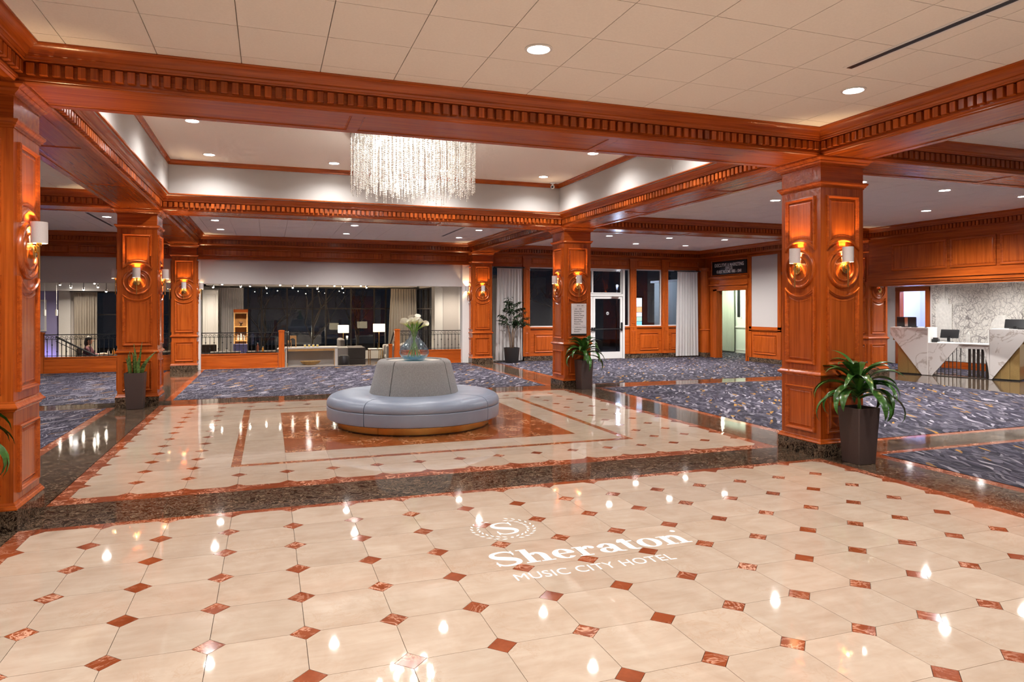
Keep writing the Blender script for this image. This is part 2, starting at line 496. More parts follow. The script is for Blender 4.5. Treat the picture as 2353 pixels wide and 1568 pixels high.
slabs(XR1, 15.0, 8.30, 8.43, mat='red', name='red_edging'); slabs(XR1, 15.0, 8.99, 9.06, mat='red', name='red_edging')
slabs(XL1+.13, XR0-.13, 9.06, 9.10, mat='red', name='red_edging')
slabs(-8, XL0-.125, 8.36, 8.42, mat='red', name='red_edging'); slabs(-8, XL0-.125, 2.04, 2.12, mat='red', name='red_edging')
def rug(x0, x1, y0, y1): MB().box(x0, x1, y0, y1, -TH, .004).build('carpet', M['carpet'], floor)
rug(XL1+.13, XR0-.13, 9.10, 15.62); rug(XR1+.15, 15.44, 9.06, 15.54); rug(XR1+.15, 14.95, 2.14, 8.30); rug(XR1+.15, 14.95, -8.5, 1.38)
rug(-8, XL0-.125, 2.12, 8.36); rug(-8, XL0-.125, 9.05, 15.7); rug(-8, XL0-.125, -8.5, 1.5)
slabs(14.95, 19.0, 2.3, 9.2, L=1.0); rug(17.4, 19.08, 2.3, 11.5); slabs(15.6, 17.4, 9.2, 11.5)
slabs(XL1, 7.3, 15.62, 15.93, mat='cream', name='threshold_slab')

# ================================================================ CEILINGS
ZC, ZS = 3.62, 3.355
ceiling = MB().box(-8.3, 15.9, -9.6, 2.05, ZC+.02, ZC+.10).box(-8.3, 15.9, 8.5, 15.7, ZC+.02, ZC+.10).box(-8.3, -.5, 2.05, 8.5, ZC+.02, ZC+.10)\
    .box(6.9, 15.9, 2.05, 8.5, ZC+.02, ZC+.10).build('ceiling', M['ceil_gap'], kind='structure',
    label='beige suspended tile ceiling in square panels between wood beams', cat='ceiling')
TP = .606
_ct = MB().box(.003, TP-.003, .003, TP-.003, 0, .02).mesh('ceiling_tile')
def ctiles(x0, x1, y0, y1, single):
    big = MB()
    k0 = math.floor((x0+.222)/TP); k1 = math.ceil((x1+.222)/TP); l0 = math.floor((y0-1.10)/TP); l1 = math.ceil((y1-1.10)/TP)
    for k in range(k0, k1):
        for l in range(l0, l1):
            a, b = max(x0,-.222+k*TP), min(x1,-.222+(k+1)*TP); c, d = max(y0,1.10+l*TP), min(y1,1.10+(l+1)*TP)
            if b-a < .02 or d-c < .02: continue
            if not single(a,c): big.box(a+.003,b-.003,c+.003,d-.003,ZC,ZC+.02); continue
            if b-a > TP-.001 and d-c > TP-.001: put('ceiling_tile', _ct, M['ceil'], ceiling, (a,c,ZC))
            else: MB().box(.003,b-a-.003,.003,d-c-.003,0,.02).build('ceiling_tile', M['ceil'], ceiling, (a,c,ZC))
    if big.v: big.build('ceiling_tiling', M['ceil'], ceiling, kind='stuff')
IN = .20
ctiles(-.585+.17, 6.975-.17, -9.4, 1.45-.17, lambda x,y: y > -1.4)
ctiles(-.585+.17, 6.975-.17, 9.13+.17, 15.5, lambda x,y: True)
ctiles(7.645+.17, 15.3, 2.12+.17, 8.46-.17, lambda x,y: x < 13.2 and y > 2.0)
ctiles(7.645+.17, 15.4, 9.13+.17, 15.5, lambda x,y: False)
ctiles(7.645+.17, 15.4, -9.4, 1.45-.17, lambda x,y: False)
ctiles(-8.2, -1.255-.17, 2.12+.17, 8.46-.17, lambda x,y: False)
ctiles(-8.2, -1.255-.17, 9.13+.17, 15.6, lambda x,y: False)
ctiles(-8.2, -1.255-.17, -9.4, 1.45-.17, lambda x,y: False)
# raised tray over the sofa
tray = MB().box(-.7, 7.1, 2.0, 8.6, 4.20, 4.26).build('ceiling', M['ceil'], kind='structure', label='raised white tray ceiling around the chandelier', cat='ceiling')
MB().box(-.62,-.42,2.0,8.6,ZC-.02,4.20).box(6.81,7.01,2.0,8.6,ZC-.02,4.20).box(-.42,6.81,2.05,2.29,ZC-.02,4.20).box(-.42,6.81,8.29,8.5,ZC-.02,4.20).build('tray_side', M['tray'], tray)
MB().sqring(-.42,6.81,2.29,8.29,[(0,4.20),(-.045,4.20),(-.045,4.185),(-.028,4.165),(-.018,4.13),(-.018,4.12),(0,4.12)]).build('tray_trim', M['wood_x'], tray, smooth=30)

# ================================================================ BEAMS
def crown_profile(sgn=-1):
    pr = [(0,ZS),(.006,ZS+.004),(.014,ZS+.010),(.014,ZS+.018),(.022,ZS+.022),(.026,ZS+.032),(.026,ZS+.038),(.018,ZS+.044),(.018,ZS+.150),
          (.072,ZS+.152),(.078,ZS+.158),(.078,ZS+.168),(.084,ZS+.174),(.090,ZS+.182),(.090,ZS+.190),(.098,ZS+.192)]
    for k in range(8):
        t = k/7
        pr.append((.100+.085*(t**1.35), ZS+.194+.058*math.sin(t*PI/2)**.9))
    pr += [(.190,ZS+.256),(.190,ZC+.004),(.15,ZC+.02)]
    return [(sgn*o, z) for o, z in pr]
trim_no = 0
_dent = MB().bbox(-.0275,.0275,-.024,.024,-.045,.045,.004).mesh('dentil')
def bay(x0, x1, y0, y1, label, single=(), skip=()):
    """crown and dentil course round the inside of one ceiling bay; single: sides whose blocks are parts"""
    global trim_no
    trim_no += 1
    t = thing('trim_%d' % trim_no, label, 'trim', kind='structure')
    pr = crown_profile()
    for s, (a, b) in {'s':((0,1)),'e':((1,2)),'n':((2,3)),'w':((3,0))}.items():
        if s in skip: continue
        m = MB(); rows = []
        for o, z in pr:
            c = [(x0-o,y0-o,z),(x1+o,y0-o,z),(x1+o,y1+o,z),(x0-o,y1+o,z)]
            rows.append([c[a], c[b]])
        m.rings(rows, closed=False)
        m.build('crown_moulding', M['wood_x' if s in 'sn' else 'wood_y'], t, smooth=32)
    z = ZS+.100; d = .040
    big = MB()
    for s in 'senw':
        if s in skip: continue
        if s in 'sn':
            n = int((x1-x0-.12)/.083); st = (x1-x0-.12)/n
            pts = [(x0+.06+st*(k+.5), y0+d if s == 's' else y1-d, PI/2*0) for k in range(n)]
        else:
            n = int((y1-y0-.12)/.083); st = (y1-y0-.12)/n
            pts = [(x0+d if s == 'w' else x1-d, y0+.06+st*(k+.5), PI/2) for k in range(n)]
        for x, y, a in pts:
            if s in dict(single) and dict(single)[s](x,y): put('dentil', _dent, M['dentil'], t, (x,y,z), a)
            else:
                p, q = (.0275,.024) if a == 0 else (.024,.0275)
                big.box(x-p,x+p,y-q,y+q,z-.045,z+.045)
    if big.v: big.build('dentil_course', M['dentil'], t, kind='stuff')
    return t
al = lambda x,y: True
bay(-.585, 6.975, -8.9, 1.45, 'cherry wood crown with dentil blocks around the front ceiling bay', {'n':al,'e':lambda x,y:y>-3.5,'w':lambda x,y:y>.2})
bay(-.585, 6.975, 2.12, 8.46, 'cherry wood crown with dentil blocks under the chandelier tray', {'n':al,'e':al,'w':al})
bay(-.585, 6.975, 9.13, 15.30, 'cherry wood crown with dentil blocks before the lounge opening', {})
bay(7.645, 15.205, 2.12, 8.46, 'cherry wood crown with dentil blocks over the carpet before reception', {'s':lambda x,y:x<13})
bay(7.645, 15.205, 9.13, 15.42, 'cherry wood crown with dentil blocks by the glass entrance', {})
bay(7.645, 15.205, -8.9, 1.45, 'cherry wood crown with dentil blocks beyond the nearest planter', {})
bay(-8.0, -1.255, 2.12, 8.46, 'cherry wood crown with dentil blocks over the western carpet', {})
bay(-8.0, -1.255, 9.13, 15.42, 'cherry wood crown with dentil blocks over the dining railing', {})
bay(-8.0, -1.255, -8.9, 1.45, 'cherry wood crown with dentil blocks over the nearest western bay', {})

def beam(axis, c, a0, a1, label, half=.335, stiles=None):
    t = thing('beam', label, 'beam', kind='structure')
    z0 = ZS+.006
    W_ = M['wood_'+axis]
    def bx(a, b, p, q, lo, hi, name, mat):
        m = MB()
        if axis == 'x': m.box(a,b,c+p,c+q,lo,hi)
        else: m.box(c+p,c+q,a,b,lo,hi)
        m.build(name, mat, t)
    bx(a0, a1, -half+.01, half-.01, z0+.004, ZC+.03, 'beam_core', W_)
    L = a1-a0; n = stiles or max(1, round(L/2.35))
    e = .085
    bx(a0, a1, -half, -half+e, ZS, z0+.004, 'soffit_rail', W_); bx(a0, a1, half-e, half, ZS, z0+.004, 'soffit_rail', W_)
    for k in range(n+1):
        p = a0+L*k/n
        bx(max(a0,p-.05), min(a1,p+.05), -half+e, half-e, ZS, z0+.004, 'soffit_stile', W_)
    for k in range(n):
        p, q = a0+L*k/n+.05, a0+L*(k+1)/n-.05
        m = MB(); i = .012
        A = (p,q,c-half+e,c+half-e)
        rows = []
        for d, z in ((0,z0+.004),(0,z0),(.010,z0-.003),(.018,z0+.003)):
            if axis == 'x': rows.append([(p+d,c-half+e+d,z),(q-d,c-half+e+d,z),(q-d,c+half-e-d,z),(p+d,c+half-e-d,z)])
            else: rows.append([(c-half+e+d,p+d,z),(c+half-e-d,p+d,z),(c+half-e-d,q-d,z),(c-half+e+d,q-d,z)])
        m.rings(rows, cap1=True); m.build('soffit_panel', W_, t)
CA=(-.92,1.79); CB=(-.92,8.80); CC=(-.92,15.62); CD=(7.31,1.78); CE=(7.31,8.79); CF=(7.31,15.55); CG=(15.54,8.79)
hb = .335
beam('x', 1.785, CA[0]+hb, CD[0]-hb, 'broad wood beam across the lobby in front of the chandelier')
beam('x', 8.795, CB[0]+hb, CE[0]-hb, 'wood beam across the lobby behind the chandelier')
beam('y', -.92, CA[1]-hb, CB[1]-hb, 'wood beam from the cut-off column to the snake plant column')
beam('y', -.92, CB[1]-hb, 15.5, 'wood beam from the snake plant column to the lounge opening')
beam('y', -.92, -8.9, CA[1]-hb, 'wood beam over the cut-off column running towards the viewer')
beam('y', 7.31, CD[1]-hb, CE[1]-hb, 'wood beam from the largest column to the directory sign column')
beam('y', 7.31, CE[1]-hb, 15.4, 'wood beam from the directory sign column to the potted tree')
beam('y', 7.31, -8.9, CD[1]-hb, 'wood beam over the largest column running towards the viewer')
beam('x', 1.785, CD[0]+hb, 15.4, 'wood beam from the largest column towards reception')
beam('x', 8.795, CE[0]+hb, 15.4, 'wood beam from the directory sign column towards reception')
beam('x', 8.795, -8.0, CB[0]-hb, 'wood beam reaching west from the snake plant column')
beam('x', 1.785, -8.0, CA[0]-hb, 'wood beam reaching west from the cut-off column')

# ================================================================ COLUMNS
def outline(kind, d, w=.228):
    """panel outline at inset d, in (across, z); arched panels follow the medallion"""
    zc, Rm = 2.12, .305
    a = w-d; P = []
    if kind == 'low':
        z0, z1 = .265, .777
        return [(-a,z0+d),(a,z0+d),(a,z1-d),(-a,z1-d)]
    N = 14; Rr = Rm+d
    if kind == 'upper':
        z1 = 2.935
        P = [(-a+2*a*k/N, zc+math.sqrt(max(Rr*Rr-(-a+2*a*k/N)**2,1e-6))) for k in range(N+1)]
        return P + [(a,z1-d),(-a,z1-d)]
    z0 = 1.03
    P = [(a-2*a*k/N, zc-math.sqrt(max(Rr*Rr-(a-2*a*k/N)**2,1e-6))) for k in range(N+1)]
    return P + [(-a,z0+d),(a,z0+d)]
FACE = -.305
def panel_mesh(kind):
    fr = MB()
    rows = [[(x, FACE-h, z) for x, z in outline(kind,d)] for d, h in ((0,0),(0,.020),(.006,.030),(.014,.030),(.021,.020),(.027,.017),(.035,.004),(.046,.001))]
    fr.rings(rows)
    fi = MB()
    rows = [[(x, FACE-h, z) for x, z in outline(kind,d)] for d, h in ((.046,.001),(.050,.005),(.066,.013),(.070,.013),(.072,.010))]
    fi.rings(rows, cap1=True)
    return fr.mesh('panel_moulding', 25), fi.mesh('panel_field', 25)
PANELS = {k: panel_mesh(k) for k in ('low','mid','upper')}
def medallion_mesh():
    prof = [(.228,0),(.226,.018),(.218,.030),(.206,.034),(.196,.028),(.190,.014),(.184,.012),(.160,.020),(.150,.020),(.146,.030),(.138,.036),(.130,.032),(.126,.022),(.10,.026),(.002,.030)]
    n = 48
    m = MB().rings([[(r*math.cos(2*PI*i/n), FACE-h, 2.12+r*math.sin(2*PI*i/n)) for i in range(n)] for r, h in prof], cap1=True)
    return m.mesh('medallion', 28)
MEDAL = medallion_mesh()
H = .305
def sq(prof, name, sm=30): return MB().sqring(-H,H,-H,H,prof).mesh(name, sm)
COLM = [
 ('plinth', MB().sqring(-H,H,-H,H,[(.030,0),(.030,.150),(.024,.156),(0,.156)]).mesh('plinth'), 'dark'),
 ('base_moulding', sq([(0,.155),(.030,.155),(.031,.163),(.026,.170),(.022,.180),(.014,.184),(.012,.195),(.004,.205),(0,.206)],'base_moulding'), 'wood_x'),
 ('pedestal', MB().box(-H,H,-H,H,.15,.93).mesh('pedestal'), 'wood_z'),
 ('chair_rail', sq([(0,.885),(.010,.888),(.014,.898),(.026,.905),(.036,.915),(.036,.925),(.026,.934),(.018,.944),(.012,.950),(.010,.962),(0,.966)],'chair_rail'), 'wood_x'),
 ('shaft', MB().box(-H,H,-H,H,.93,3.06).mesh('shaft'), 'wood_z'),
 ('necking', sq([(0,3.02),(.008,3.024),(.010,3.036),(.022,3.044),(.024,3.056),(.036,3.066),(.040,3.076),(.040,3.088),(0,3.094)],'necking'), 'wood_x'),
 ('frieze', MB().box(-H,H,-H,H,3.06,3.36).mesh('frieze'), 'wood_x'),
 ('capital', sq([(0,3.265),(.010,3.268),(.012,3.280),(.026,3.290),(.044,3.302),(.048,3.308),(.048,3.316),(.062,3.326),(.084,3.338),(.086,3.344),(.086,3.356),(0,3.357)],'capital'), 'wood_x'),
]
def column(c, label, faces=(0,1,2,3)):
    t = thing('column', label, 'column', (c[0],c[1],0), kind='thing', group='panelled wood columns')
    for name, me, mt in COLM: put(name, me, M[mt], t)
    for k in faces:
        for kind in ('low','mid','upper'):
            fr, fi = PANELS[kind]
            pm = put('panel_moulding', fr, M['wood_x'], t, rz=k*PI/2); put('panel_field', fi, M['wood_z'], pm)
        put('medallion', MEDAL, M['wood_z'], t, rz=k*PI/2)
    return t
column(CA, 'panelled cherry wood column cut off by the picture edge')
column(CB, 'panelled cherry wood column behind the snake plant planter')
column(CC, 'slim looking far column at the lounge opening behind the snake plant')
column(CD, 'largest cherry wood column behind the nearest arching leaf plant')
column(CE, 'cherry wood column carrying the white directory sign')
column(CF, 'far cherry wood column beside the potted tree and railing')
column(CG, 'dark far column next to the marble reception desk')

# ================================================================ SCONCES
M['shade'] = plain('sconce_shade', (.66,.60,.58), .65, noise=.03, nscale=120)
M['shade_in'] = plain('shade_lining', (.9,.82,.65), .6)
_bulb = emit('warm_bulb', (1.0,.66,.30), 60.0)
def sc_meshes():
    r = .060
    rows = []
    for i in range(29):
        a = R(118+(422-118)*i/28)
        rows.append([(q*math.cos(a), -.052+q*math.sin(a), z) for q, z in ((r,2.185),(r,2.355),(r-.003,2.355),(r-.003,2.185))])
    sh = MB().rings(rows, True, True).mesh('shade', 40)
    bp = MB()
    for prof in ([(.0005,-.028),(.050,-.028),(.055,-.024),(.055,0)],):
        n = 28
        bp.rings([[(q*math.cos(2*PI*i/n), y, 2.115+q*math.sin(2*PI*i/n)) for i in range(n)] for q, y in prof])
    ar = MB().tube([(0,-.026,2.115),(0,-.052,2.115)], .008, 10).tube([(0,-.04,2.115),(0,-.04,2.16)], .012, 10)
    st = MB().tube([(0,-.052,1.905),(0,-.052,2.20)], .0075, 12).lathe([(.0005,2.165),(.018,2.165),(.020,2.19),(.0005,2.19)], 16, (0,-.052))
    bu = MB().lathe([(.0005,2.190),(.010,2.190),(.012,2.205),(.014,2.222),(.011,2.236),(.0005,2.242)], 12, (0,-.052))
    return sh, bp.mesh('backplate', 40), ar.mesh('arm', 40), st.mesh('stem', 40), bu.mesh('bulb', True)
SCM = sc_meshes()
def sconce(c, k, label):
    a = k*PI/2
    t = thing('wall_sconce', label, 'sconce', (c[0]+math.sin(a)*(H+.030), c[1]-math.cos(a)*(H+.030), 0), a, group='shaded brass sconces on the columns')
    for nm, me, mt in (('lamp_shade',SCM[0],M['shade']),('backplate',SCM[1],M['brass']),('arm',SCM[2],M['brass']),('stem',SCM[3],M['brass']),('bulb',SCM[4],_bulb)):
        put(nm, me, mt, t)
    lamp('sconce_light', 'POINT', P_SCONCE, C_WARM, t, (0,-.048,2.272), .010)
# k: 0 front (-Y), 1 east (+X), 2 back, 3 west (-X)
sconce(CA, 1, 'brass sconce on the side of the cut-off column, beside the picture edge')
sconce(CB, 0, 'brass sconce on the front of the column above the snake plant')
sconce(CB, 1, 'brass sconce on the sofa-facing side of the snake plant column')
sconce(CB, 3, 'brass sconce peeping from the outer side of the snake plant column')
sconce(CC, 0, 'brass sconce on the front of the far column at the lounge opening')
sconce(CC, 1, 'brass sconce beside the lounge opening, on the far column edge')
sconce(CC, 3, 'brass sconce on the dining side of the far lounge column')
sconce(CD, 0, 'brass sconce on the largest column, above the nearest leafy plant')
sconce(CD, 3, 'brass sconce on the largest column, on its lobby-facing side')
sconce(CE, 0, 'brass sconce right above the white directory sign')
sconce(CE, 3, 'brass sconce on the sofa-facing side of the directory sign column')
sconce(CF, 0, 'brass sconce on the far column beside the potted tree')
sconce(CF, 3, 'brass sconce on the railing side of the far potted tree column')
sconce(CG, 0, 'brass sconce on the dark column next to the reception desk')
sconce(CG, 3, 'brass sconce half hidden behind the largest column')

# ================================================================ DOWNLIGHTS
def dl_meshes():
    ring = MB().lathe([(.105,0),(.105,-.006),(.098,-.010),(.086,-.010),(.078,-.002),(.070,.014)], 28).mesh('trim_ring', 40)
    lens = MB().lathe([(.080,-.003),(.05,-.006),(.0005,-.007)], 28).mesh('lens', True)
    return ring, lens
DLM = dl_meshes()
def downlight(x, y, z, label=None, power=P_DOWN, group='recessed ceiling downlights', color=C_DOWN):
    t = thing('downlight', label or 'recessed downlight behind the viewer', 'downlight', (x,y,z), group=group)
    put('trim_ring', DLM[0], M['metal'], t); put('lens', DLM[1], M['lens'], t)
    lamp('downlight_beam', 'SPOT', power, color, t, (0,0,-.03), .034, 150, .9)
DL = [
 (3.11,.20,ZC,'largest downlight, in the front ceiling above the chandelier beam'),
 (6.13,.18,ZC,'front ceiling downlight next to the long slot vent'),
 (.22,5.52,4.20,'tray downlight nearest the cut-off column'),
 (.27,7.65,4.20,'tray downlight in the corner over the snake plant column'),
 (2.27,7.67,4.20,'tray downlight just beside the chandelier, over the lounge side'),
 (4.22,7.65,4.20,'tray downlight hidden behind the chandelier strands'),
 (6.19,5.50,4.20,'tray downlight on the reception side, above the beam edge'),
 (6.18,7.61,4.20,'tray downlight next to the small ceiling camera'),
 (.07,11.83,ZC,'downlight over the carpet, nearest the far lounge column'),
 (3.11,13.67,ZC,'downlight over the carpet closest to the lounge wall'),
 (3.10,11.79,ZC,'downlight in the middle of the ceiling before the lounge'),
 (6.15,11.77,ZC,'downlight beside the slot vent before the lounge'),
 (-2.06,11.96,ZC,'downlight beside the slot vent by the dining railing'),
 (9.85,11.90,ZC,'downlight before the glass door, next to the directory sign column'),
 (11.65,13.63,ZC,'downlight closest to the glass entrance door'),
 (11.69,11.86,ZC,'middle downlight of three before the glass entrance'),
 (13.44,11.76,ZC,'downlight closest to the office doorway'),
 (9.82,5.48,ZC,'downlight beside the largest column, over the carpet'),
 (11.73,3.71,ZC,'bigger of two downlights between the largest column and reception'),
 (13.59,5.57,ZC,'smaller of two downlights between the largest column and reception'),
]
for x, y, z, lb in DL: downlight(x, y, z, lb, power=P_DOWN*(.40 if z > 4 else (.8 if y < 1 else (1.3 if x > 8 and y > 9 else (2.1 if x > 8 else 1.8)))))
for x, y in ((.09,.2),(.09,-2.8),(3.11,-2.8),(6.13,-2.8),(.09,-5.8),(3.11,-5.8),(6.13,-5.8),(.22,3.4),(6.19,3.4),(3.2,3.2)):
    z = 4.2 if y > 3 else ZC
    downlight(x, y, z, 'downlight outside the picture, above or behind the viewer', power=P_DOWN*(.40 if z > 4 else .85))
for x, y in ((9.85,-1.5),(12.8,-1.5),(9.82,3.6),(13.6,3.71),(-3.9,5.4),(-2.2,5.4),(-3.9,11.96),(-3.0,-1.5),(6.15,13.67),(.07,13.67),(9.85,13.7),(13.44,13.7)):
    downlight(x, y, ZC, 'downlight hidden from view by beams and columns', power=P_DOWN*1.35)

# linear slot vents
def vent(x, y0, y1, label):
    t = thing('slot_vent', label, 'vent', (x,0,ZC), group='linear ceiling vents')
    MB().box(-.055,.055,y0,y1,-.003,.004).build('vent_frame', M['metal'], t)
    for d in (-.026,.002): MB().box(d,d+.024,y0+.01,y1-.01,-.005,-.0025).build('slot', M['black'], t)
vent(5.643, -2.2, -.235, 'long dark slot vent in the front ceiling')
vent(5.63, 11.26, 13.49, 'slot vent in the ceiling before the lounge')
vent(-2.31, 11.36, 13.84, 'slot vent in the ceiling by the dining railing')
vent(8.54, 3.60, 7.6, 'slim slot vent running along the largest column bay')
vent(7.95, 10.0, 12.2, 'slot vent glimpsed beside the directory sign column')
# ceiling camera
t = thing('security_camera', 'small white ball camera on the tray ceiling corner', 'camera', (6.60,8.14,4.20))
MB().lathe([(.0005,0),(.05,0),(.05,-.02),(.02,-.03),(.02,-.05)],16).build('mount', M['metal'], t, smooth=40)
MB().ell((0,0,-.085),(.042,.042,.042)).build('body', M['metal'], t, smooth=True)
MB().ell((-.02,-.03,-.092),(.022,.022,.022)).build('eye', M['black'], t, smooth=True)

# ================================================================ CHANDELIER
t = thing('chandelier', 'round crystal bead chandelier hanging over the sofa', 'chandelier', (3.2,5.29,4.20))
MB().lathe([(.0005,0),(.90,0),(.915,-.01),(.915,-.075),(.90,-.085),(.0005,-.085)], 64).build('canopy', plain('chandelier_plate', (.62,.60,.56), .35, metal=.3), t, smooth=40)
g = NT('crystal_bead'); g.base((.95,.93,.90)); g.set(rough=.04, spec=1.0, ior=1.9)
gt = g.n('ShaderNodeBsdfTransparent'); gt.inputs[0].default_value = (.97,.97,.96,1)
gm = g.n('ShaderNodeMixShader'); gm.inputs[0].default_value = .18
g.l(g.b.outputs[0], gm.inputs[1]); g.l(gt.outputs[0], gm.inputs[2]); g.l(gm.outputs[0], g.out.inputs[0])
bead = g.m
beads = MB(); wires = MB()
def octa(m, x, y, z, r):
    m.add([(x+r,y,z),(x,y+r,z),(x-r,y,z),(x,y-r,z),(x,y,z+r),(x,y,z-r)],[(0,1,4),(1,2,4),(2,3,4),(3,0,4),(1,0,5),(2,1,5),(3,2,5),(0,3,5)])
rg = random.Random(5)
nst = 0
for ring_r, cnt in ((.885,104),(.80,84),(.70,66),(.58,50),(.44,36),(.28,22),(.10,9)):
    for i in range(cnt):
        a = 2*PI*(i+rg.random()*.35)/cnt; rr = ring_r + rg.uniform(-.02,.02)
        x, y = rr*math.cos(a), rr*math.sin(a)
        L = .73 + .18*rg.random() if rg.random() < .6 else .62+.2*rg.random()
        if ring_r < .5: L += .04
        z = -.10
        while z > -L:
            r = rg.choice((.0085,.010,.012,.0145))
            octa(beads, x, y, z-r, r); z -= 2*r+.0015
        nst += 1
beads.build('crystal_strands', bead, t, recalc=False, kind='stuff', label='hundreds of clear crystal bead strands')
for k in range(7):
    a = 2*PI*k/7; q = .52 if k else 0
    x, y = (.52*math.cos(a), .52*math.sin(a)) if k else (0,0)
    b = MB().lathe([(.0005,-.085),(.04,-.085),(.04,-.13),(.03,-.14),(.0005,-.142)],14,(x,y)).build('lamp_bulb', emit('chandelier_bulb_%d'%k, (1,.93,.82), 30.0), t)
    lamp('chandelier_light','POINT',P_CHAND,(1,.95,.88),t,(x,y,-.36),.05); lamp('chandelier_light','POINT',P_CHAND*.6,(1,.95,.88),t,(x*.6,y*.6,-.62),.05)
# ================================================================ ROUND SOFA
def fabric(name, lo, hi):
    t = NT(name)
    a = t.noise(t.coord((160,160,22)), 1, 3, .7); b = t.noise(t.coord((1,1,1)), 380, 2)
    c = t.mix(.5, t.ramp(a,[(.3,lo),(.7,hi)]), t.ramp(b,[(.3,lo),(.7,hi)]))
    t.base(c); t.set(rough=.95, spec=.1, sheen=.2); t.bump(b,.5,.004); return t.m
M['tweed'] = fabric('grey_tweed', (.15,.145,.14), (.44,.43,.42))
t_ = NT('blue_grey_vinyl'); f_ = t_.noise(t_.coord((1,1,1)), 2.5, 3)
t_.base(t_.ramp(f_,[(.3,(.215,.255,.34)),(.7,(.27,.315,.405))])); t_.set(rough=.36, spec=.5); t_.bump(t_.noise(t_.coord((1,1,1)), 5, 4), .10, .02); M['vinyl'] = t_.m
SX, SY = 3.2, 5.30
sofa = thing('round_sofa', 'round blue-grey vinyl sofa with tweed backrest cone and brass plinth', 'sofa', (SX,SY,0), R(-19.2))
seams = [R(-113), R(-38), R(30), R(90), R(150), R(-175)]
seams = [R(-114), R(-28), R(40), R(108), R(170)]
def wedge(prof, a0, a1, n=18, g=.004):
    """section of a lathe between two angles with closed, slightly drawn-in ends"""
    rows = []
    for i in range(n+1):
        s = i/n; a = a0+(a1-a0)*s
        e = min(s,1-s)*(a1-a0)*1.0
        k = 1-.30*math.exp(-e/.012)*0.06
        rows.append([(r*math.cos(a), r*math.sin(a), z) for r, z in prof])
    return MB().rings(rows, cap0=True, cap1=True)
def rounded(prof): return prof
seat_top = [(.55,.30),(1.225,.30),(1.235,.312),(1.238,.345),(1.225,.385),(1.195,.420),(1.14,.445),(1.05,.458),(.85,.462),(.66,.455),(.55,.452)]
seat_low = [(.55,.118),(1.205,.118),(1.228,.130),(1.236,.16),(1.238,.290),(1.232,.296),(.55,.296)]
for k in range(5):
    a0 = seams[k]; a1 = seams[(k+1)%5]
    if a1 < a0: a1 += 2*PI
    gp = .0045
    wedge(seat_top, a0+gp, a1-gp).build('seat_cushion', M['vinyl'], sofa, smooth=42)
    wedge(seat_low, a0+gp, a1-gp).build('seat_apron', M['vinyl'], sofa, smooth=42)
    back = [(.30,.44),(.640,.44),(.638,.47),(.600,.62),(.560,.78),(.538,.865),(.525,.900),(.495,.922),(.44,.928),(.405,.924),(.40,.90),(.30,.90)]
    wedge(back, a0+.012, a1-.012).build('backrest_panel', M['tweed'], sofa, smooth=42)
    MB().rings([[(r*math.cos(a),r*math.sin(a),z) for r,z in ((1.085,.012),(1.085,.118),(.9,.118),(.9,.012))] for a in [a0+R(6)+.003+(a1-a0-.006)*i/18 for i in range(19)]], True, True).build('brass_plinth', M['brass'], sofa, smooth=40)
MB().lathe([(1.07,0),(1.07,.014),(.3,.014)],48,cap0=True).build('floor_ring', M['black'], sofa)
MB().lathe([(.0005,.906),(.402,.906),(.402,.880)],48).build('table_top', plain('sofa_table_top',(.72,.66,.58),.4), sofa)
MB().lathe([(.0005,.10),(.60,.10),(.60,.45),(.32,.46),(.32,.88)],32).build('core', M['black'], sofa)

# ================================================================ VASE AND LILIES
VX, VY, VZ = SX, SY, .906
t = NT('blue_glass')
lw = t.n('ShaderNodeLayerWeight'); lw.inputs[0].default_value = .45
tc_ = t.mix(lw.outputs['Facing'], (.965,.985,.995), (.74,.87,.94))
tr_ = t.n('ShaderNodeBsdfTransparent'); t.l(tc_, tr_.inputs[0])
gg_ = t.n('ShaderNodeBsdfGlossy'); gg_.inputs['Roughness'].default_value = .02
fr_ = t.ramp(lw.outputs['Facing'], [(0,.07),(.5,.12),(.85,.40),(1,.85)])
ms_ = t.n('ShaderNodeMixShader'); t.l(fr_, ms_.inputs[0]); t.l(tr_.outputs[0], ms_.inputs[1]); t.l(gg_.outputs[0], ms_.inputs[2]); df_ = t.n('ShaderNodeBsdfDiffuse'); df_.inputs[0].default_value = (.40,.60,.72,1); m3_ = t.n('ShaderNodeMixShader'); t.l(t.ramp(lw.outputs['Facing'], [(0,.02),(.6,.05),(1,.25)]), m3_.inputs[0]); t.l(ms_.outputs[0], m3_.inputs[1]); t.l(df_.outputs[0], m3_.inputs[2]); t.l(m3_.outputs[0], t.out.inputs[0]); M['vglass'] = t.m
t = NT('tinted_water'); t.base((.16,.55,.75)); t.set(rough=.05)
wt_ = t.n('ShaderNodeBsdfTransparent'); wt_.inputs[0].default_value = (.50,.84,.95,1)
wm_ = t.n('ShaderNodeMixShader'); wm_.inputs[0].default_value = .62; t.l(t.b.outputs[0], wm_.inputs[1]); t.l(wt_.outputs[0], wm_.inputs[2]); t.l(wm_.outputs[0], t.out.inputs[0]); M['water'] = t.m
vase = thing('glass_vase', 'pear-shaped blue glass vase standing on the round sofa', 'vase', (VX,VY,VZ))
outer = [(.0005,0),(.10,0),(.15,.018),(.195,.07),(.217,.13),(.205,.19),(.165,.26),(.115,.325),(.078,.375),(.062,.41),(.060,.45),(.066,.48)]
inner = [(.062,.48),(.055,.45),(.057,.41),(.073,.375),(.110,.325),(.160,.26),(.199,.19),(.211,.13),(.189,.072),(.145,.030),(.10,.022),(.0005,.022)]
MB().lathe([(r_,z_*.885) for r_,z_ in outer+inner], 48).build('glass_body', M['vglass'], vase, smooth=60)
